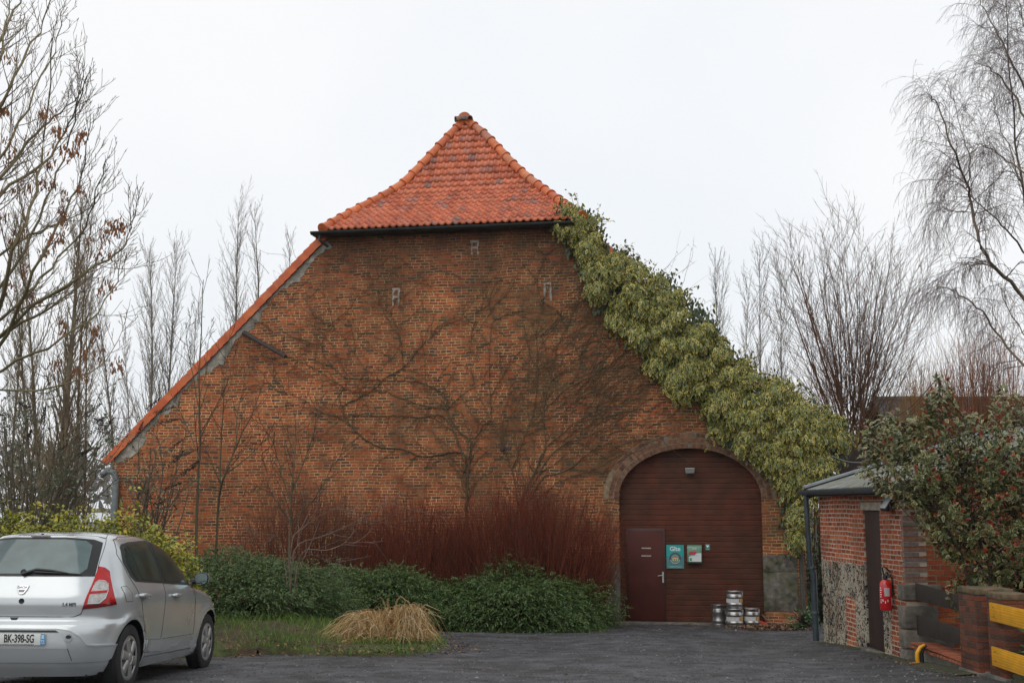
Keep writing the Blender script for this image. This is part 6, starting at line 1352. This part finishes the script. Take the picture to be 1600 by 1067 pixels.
# ============================================================ dry grass tussock
m_str = mat('straw', attr='rnd', stops=[(0,(.20,.10,.035)),(.45,(.42,.25,.09)),(.8,(.60,.43,.22)),(.92,(.70,.58,.38)),(1,(.20,.17,.08))], rough=.8)
m_gr = mat('green_blade', attr='rnd', stops=[(0,(.045,.095,.010)),(.6,(.10,.20,.020)),(1,(.20,.22,.035))], rough=.7)
def ribbons(name, lines, wd, m, parent=None):
    k = len(lines[0]); P = np.array([[tuple(q) for q in l] for l in lines]); T = np.gradient(P, axis=1); r = rng.normal(size=(len(P), 1, 3))*np.ones((1, k, 1)); X = np.cross(T, r); X /= np.linalg.norm(X, axis=2, keepdims=True)+1e-9
    w_ = wd*rng.uniform(.7,1.3,len(P))[:,None,None]*np.linspace(1,.25,k)[None,:,None]; V = np.stack([P-X*w_, P+X*w_], 2).reshape(-1, 3); b = (np.arange(len(P))*k*2)[:,None]+np.arange(k-1)[None]*2
    Fa = np.stack([b, b+1, b+3, b+2], -1).reshape(-1, 4); return np_mesh(name, V, Fa, m, parent, True, np.repeat(rng.random(len(P)), k-1))
tb = gp(604, 1012); base = Vector((tb.x-.12, tb.y+.2, G(tb.x, tb.y))); ls = []
for k in range(2600):
    cx = random.choice((-.12,-.02,.28,.36,.42))+random.gauss(0,.09); cy = random.gauss(0,.16); a = random.uniform(0, 2*PI); sidebias = 1.0
    if cx < .1 and random.random() < .5: a = PI+random.gauss(0,.55)
    if cx > .2 and random.random() < .6: a = random.gauss(-.3,.6)
    h = random.uniform(.12,.62)*(1.05 if cx > .2 else .92); reach = random.uniform(.12,.62)*(1.35 if math.cos(a) < -.5 and cx < .1 else .8); z0 = .08+.12*random.random()
    pts = []; K = 8
    for i in range(K+1):
        t = i/K; s_ = reach*t**1.25; z = z0+(h-z0)*math.sin(min(1, t*2.1)*PI/2)*(1-max(0, (t-.38)/.62)**1.7*random.uniform(.92,1.05)); a += random.gauss(0,.14); pts.append(Vector((cx+math.cos(a)*s_+random.gauss(0,.012), cy+math.sin(a)*s_*.8, max(z, .01+.03*random.random()))))
    ls.append(pts)
for k in range(700):      # blades lying flat to the left
    x0 = random.uniform(-1.15,-.25); y0 = random.gauss(-.12,.22); a = PI+random.gauss(0,.45); L_ = random.uniform(.2,.5); ls.append([Vector((x0+math.cos(a)*L_*i/8, y0+math.sin(a)*L_*i/8+.02*math.sin(i), .05+.10*max(0,(x0+.9))*(1-i/8)+.03*random.random()+.02)) for i in range(9)])
for (x, y, a, h, rch) in ((.10,0,1.2,.72,.05),(.12,.02,2.6,.74,.30),(.14,.02,.6,.75,.35),(.05,0,2.4,.6,.3),(.45,.1,.5,.62,.5),(.45,.1,.35,.50,.55),(.3,.0,1.0,.70,.3),(.2,.0,2.2,.68,.4),(-.1,.0,2.7,.55,.5),(.35,.05,.9,.66,.45),(-.2,0,1.9,.5,.2),(.0,.1,1.4,.66,.15),(-.62,0,1.5,.5,.02),(.5,.1,.8,.58,.42)):
    for q in range(3): ls.append([Vector((x+math.cos(a)*rch*(i/8)**1.5+.01*q, y, h*math.sin(min(1, i/8*1.5)*PI/2)-(.10*max(0, i-5)/3*(rch > .25)))) for i in range(9)])
t = plant('dry_grass_clump', 'dry straw coloured ornamental grass clump flopped over at the edge of the bed', 'grass clump', base)
ribbons('dead_blades', ls, .0046, m_str, t)
gl = []
for k in range(260):
    x, y, h = random.gauss(.1,.28), random.gauss(-.12,.16), random.uniform(.08,.26); a = random.uniform(0,2*PI); gl.append([Vector((x+math.cos(a)*h*.4*i/3, y+math.sin(a)*h*.4*i/3, h*i/3)) for i in range(4)])
ribbons('green_blades', gl, .006, m_gr, t)
MB().lathe([(.0,.0),(.34,.0),(.30,.16),(.18,.24),(.0,.27)], 14, Matrix.Translation((.32,.05,0))).lathe([(.0,.0),(.30,.0),(.26,.14),(.14,.20),(.0,.22)], 14, Matrix.Translation((-.08,.02,0))).build('root_stock', mat('straw_dark', (.10,.065,.03), .95, var=.5, scale=30, bump=.02), t, True)
# ============================================================ grass strip, leaves, stones (uncountable)
gl = []; n_ = 0
gpx = [(150,1036),(330,1030),(500,1028),(700,1024),(720,1005),(690,985),(560,966),(330,958),(150,960)]
corners = [gp(*p) for p in gpx]; gpl = [(p.x, p.y) for p in corners]; gx0, gx1 = min(p[0] for p in gpl), max(p[0] for p in gpl); gy0, gy1 = min(p[1] for p in gpl), max(p[1] for p in gpl)
def dens(x, y): return .5+.5*math.sin(x*3.1+1.3*math.sin(y*2.3))*math.sin(y*2.7+x)
while n_ < 30000:
    x, y = random.uniform(gx0, gx1), random.uniform(gy0, gy1)
    if not inpoly(x, y, gpl) or not inpoly(x, y, bo) or random.random() > .15+.85*dens(x, y): continue
    h = random.uniform(.04,.11)*(1.5 if y > 18 else .8); a = random.uniform(0,2*PI); b = Vector((x, y, GB(x, y)-.02)); gl.append([b+Vector((math.cos(a)*h*.6*(i/3)**1.5, math.sin(a)*h*.6*(i/3)**1.5, h*i/3)) for i in range(4)]); n_ += 1
o = ribbons('grass', gl, .0045, m_gr); tag(o, 'short patchy green grass on the bed between the car and the dry clump', 'grass', kind='stuff')
def litter(name, label, n, fn, s0, s1, m, hz=.01):
    pos = []
    while len(pos) < n:
        p = fn()
        if p: pos.append((p[0], p[1], (GB if inpoly(p[0], p[1], bo) else G)(p[0], p[1])+hz+random.random()*.012))
    pos = np.array(pos); D = rdir(n); D[:,2] *= .35; Nn = np.array([[0,0,1.0]])+rng.normal(size=(n,3))*.35
    o = scatter(name, SV, SF, pos, D, Nn, rng.uniform(s0, s1, n), m); tag(o, label, 'leaves', kind='stuff'); return o
m_lit = mat('brown_litter', attr='rnd', stops=[(0,(.060,.030,.018)),(.6,(.15,.080,.04)),(1,(.30,.19,.10))], rough=.9)
def near_bed():
    i = random.randrange(len(bed)-1); a, b = bed[i], bed[i+1]; q = a.lerp(b, random.random()); return q.x+random.gauss(0,.25), q.y+abs(random.gauss(0,.3))
def in_strip():
    x, y = random.uniform(gx0, gx1), random.uniform(gy0, gy1); return (x, y) if inpoly(x, y, gpl) else None
def corner_leaves():
    x, y = random.gauss(5.15,.35), random.gauss(24.9,.35); return (x, y) if 4.2 < x < 6.0 and y < 25.8 else None
def door_line():
    u = random.uniform(A0-.5, A1+1.2); p = BW(u, -.15-abs(random.gauss(0,.12)), 0); return p.x, p.y
def right_moss(): return random.gauss(5.0,.22), random.uniform(13.6,17.5)
litter('fallen_leaves', 'brown fallen leaves strewn along the edge of the planted bed', 1500, near_bed, .03, .065, m_lit)
litter('fallen_leaves', 'brown fallen leaves in the grass beside the car', 1600, in_strip, .03, .06, m_lit, .03)
litter('fallen_leaves', 'heap of pale brown leaves between barn corner and outbuilding pipe', 1400, corner_leaves, .04, .09, m_lit, .03)
litter('fallen_leaves', 'thin line of leaves along the foot of the arched door', 420, door_line, .02, .05, m_lit)
litter('fallen_leaves', 'few pale leaves on the moss at the foot of the outbuilding', 130, right_moss, .02, .05, m_lit)
# loose stones: low irregular chips
SVs = [(-.5,-.4,0),(.5,-.45,0),(.55,.4,0),(-.4,.5,0),(-.25,-.2,.42),(.28,-.22,.36),(.22,.25,.45),(-.2,.24,.33)]; SFs = [(4,5,6,7),(0,1,5,4),(1,2,6,5),(2,3,7,6),(3,0,4,7)]
def stones(name, label, n, s0, s1, m, f):
    pos = []
    while len(pos) < n:
        x, y = f()
        if inpoly(x, y, bo): continue
        pos.append((x, y, G(x, y)-.002))
    pos = np.array(pos); a = rng.random(n)*2*PI; D = np.stack([np.cos(a), np.sin(a), rng.normal(size=n)*.08], 1); Nn = np.array([[0,0,1.0]])+rng.normal(size=(n,3))*.12
    o = scatter(name, SVs, SFs, pos, D, Nn, s0+(s1-s0)*rng.random(n)**2.5, m); tag(o, label, 'gravel', kind='stuff')
m_sto = mat('gravel_chip', attr='rnd', stops=[(0,(.030,.030,.033)),(.6,(.075,.075,.08)),(.93,(.12,.12,.125)),(1,(.22,.22,.21))], rough=.6, spec=.3)
stones('gravel', 'dark grey loose gravel over the yard', 26000, .006, .030, m_sto, lambda: (random.uniform(-6,6.2), 12+14*random.random()**1.6))
stones('gravel', 'scattered larger pale stones on the yard', 220, .015, .05, m_sto, lambda: (random.uniform(-5,6), 12.2+13.5*random.random()**1.5))
# thin fine twig debris on the asphalt is left to the leaves above
# ============================================================ far background
n_ = 5200; pos = []
for k in range(n_):
    c = random.randrange(26); x = -700+c*38+random.gauss(0,16); y = 640+12*math.sin(c*2.1)+random.gauss(0,12); h = 20+9*math.sin(c*1.7)+6*math.sin(c*.6); pos.append((x, y, h*random.random()**.7-.5))
o = scatter('far_woodland', SV, SF, np.array(pos), rdir(n_, .5), rdir(n_), rng.uniform(5,10,n_), mat('woodland', attr='rnd', stops=[(0,(.10,.10,.08)),(1,(.20,.19,.16))], rough=.95)); tag(o, 'misty far wood on the left horizon', 'woodland', kind='stuff')
hg = at(-20, 797, 60); t = thing('greenhouse', 'long pale low greenhouse far off behind the shrubs at the left edge', 'greenhouse', (-34, 60, G(0,60)))
MB().box(0, 16, 0, 6, 0, 1.75).build('walls', mat('pale_poly', (.45,.48,.48), .5), t); MB().prism([(-.2,0),(6.2,0),(3,.42)], 0, 16.2, M=Matrix.Translation((16.1,0,1.75)) @ Matrix.Rotation(PI/2,4,'Z')).build('roof', mat('pale_poly_roof', (.55,.58,.60), .4), t)
mb = MB()
for k in range(17): mb.box(k-.03, k+.03, -.03, 0, 0, 1.75)
mb.build('glazing_bars', m_zinc, t)
# ============================================================ haze
o = MB().box(-960, 960, -60, 1240, -1.5, 38).build('haze', None)
hm = bpy.data.materials.new('haze'); hm.use_nodes = True; nt = hm.node_tree; nt.nodes.clear(); pv = N(nt, 'ShaderNodeVolumePrincipled'); pv.inputs['Density'].default_value = .00028; pv.inputs['Color'].default_value = (.93,.95,.97,1); pv.inputs['Anisotropy'].default_value = .2
oo = N(nt, 'ShaderNodeOutputMaterial'); nt.links.new(pv.outputs[0], oo.inputs['Volume']); o.data.materials.append(hm); o['kind'] = 'stuff'; tag(o, 'thin winter mist over the yard and fields', 'haze')
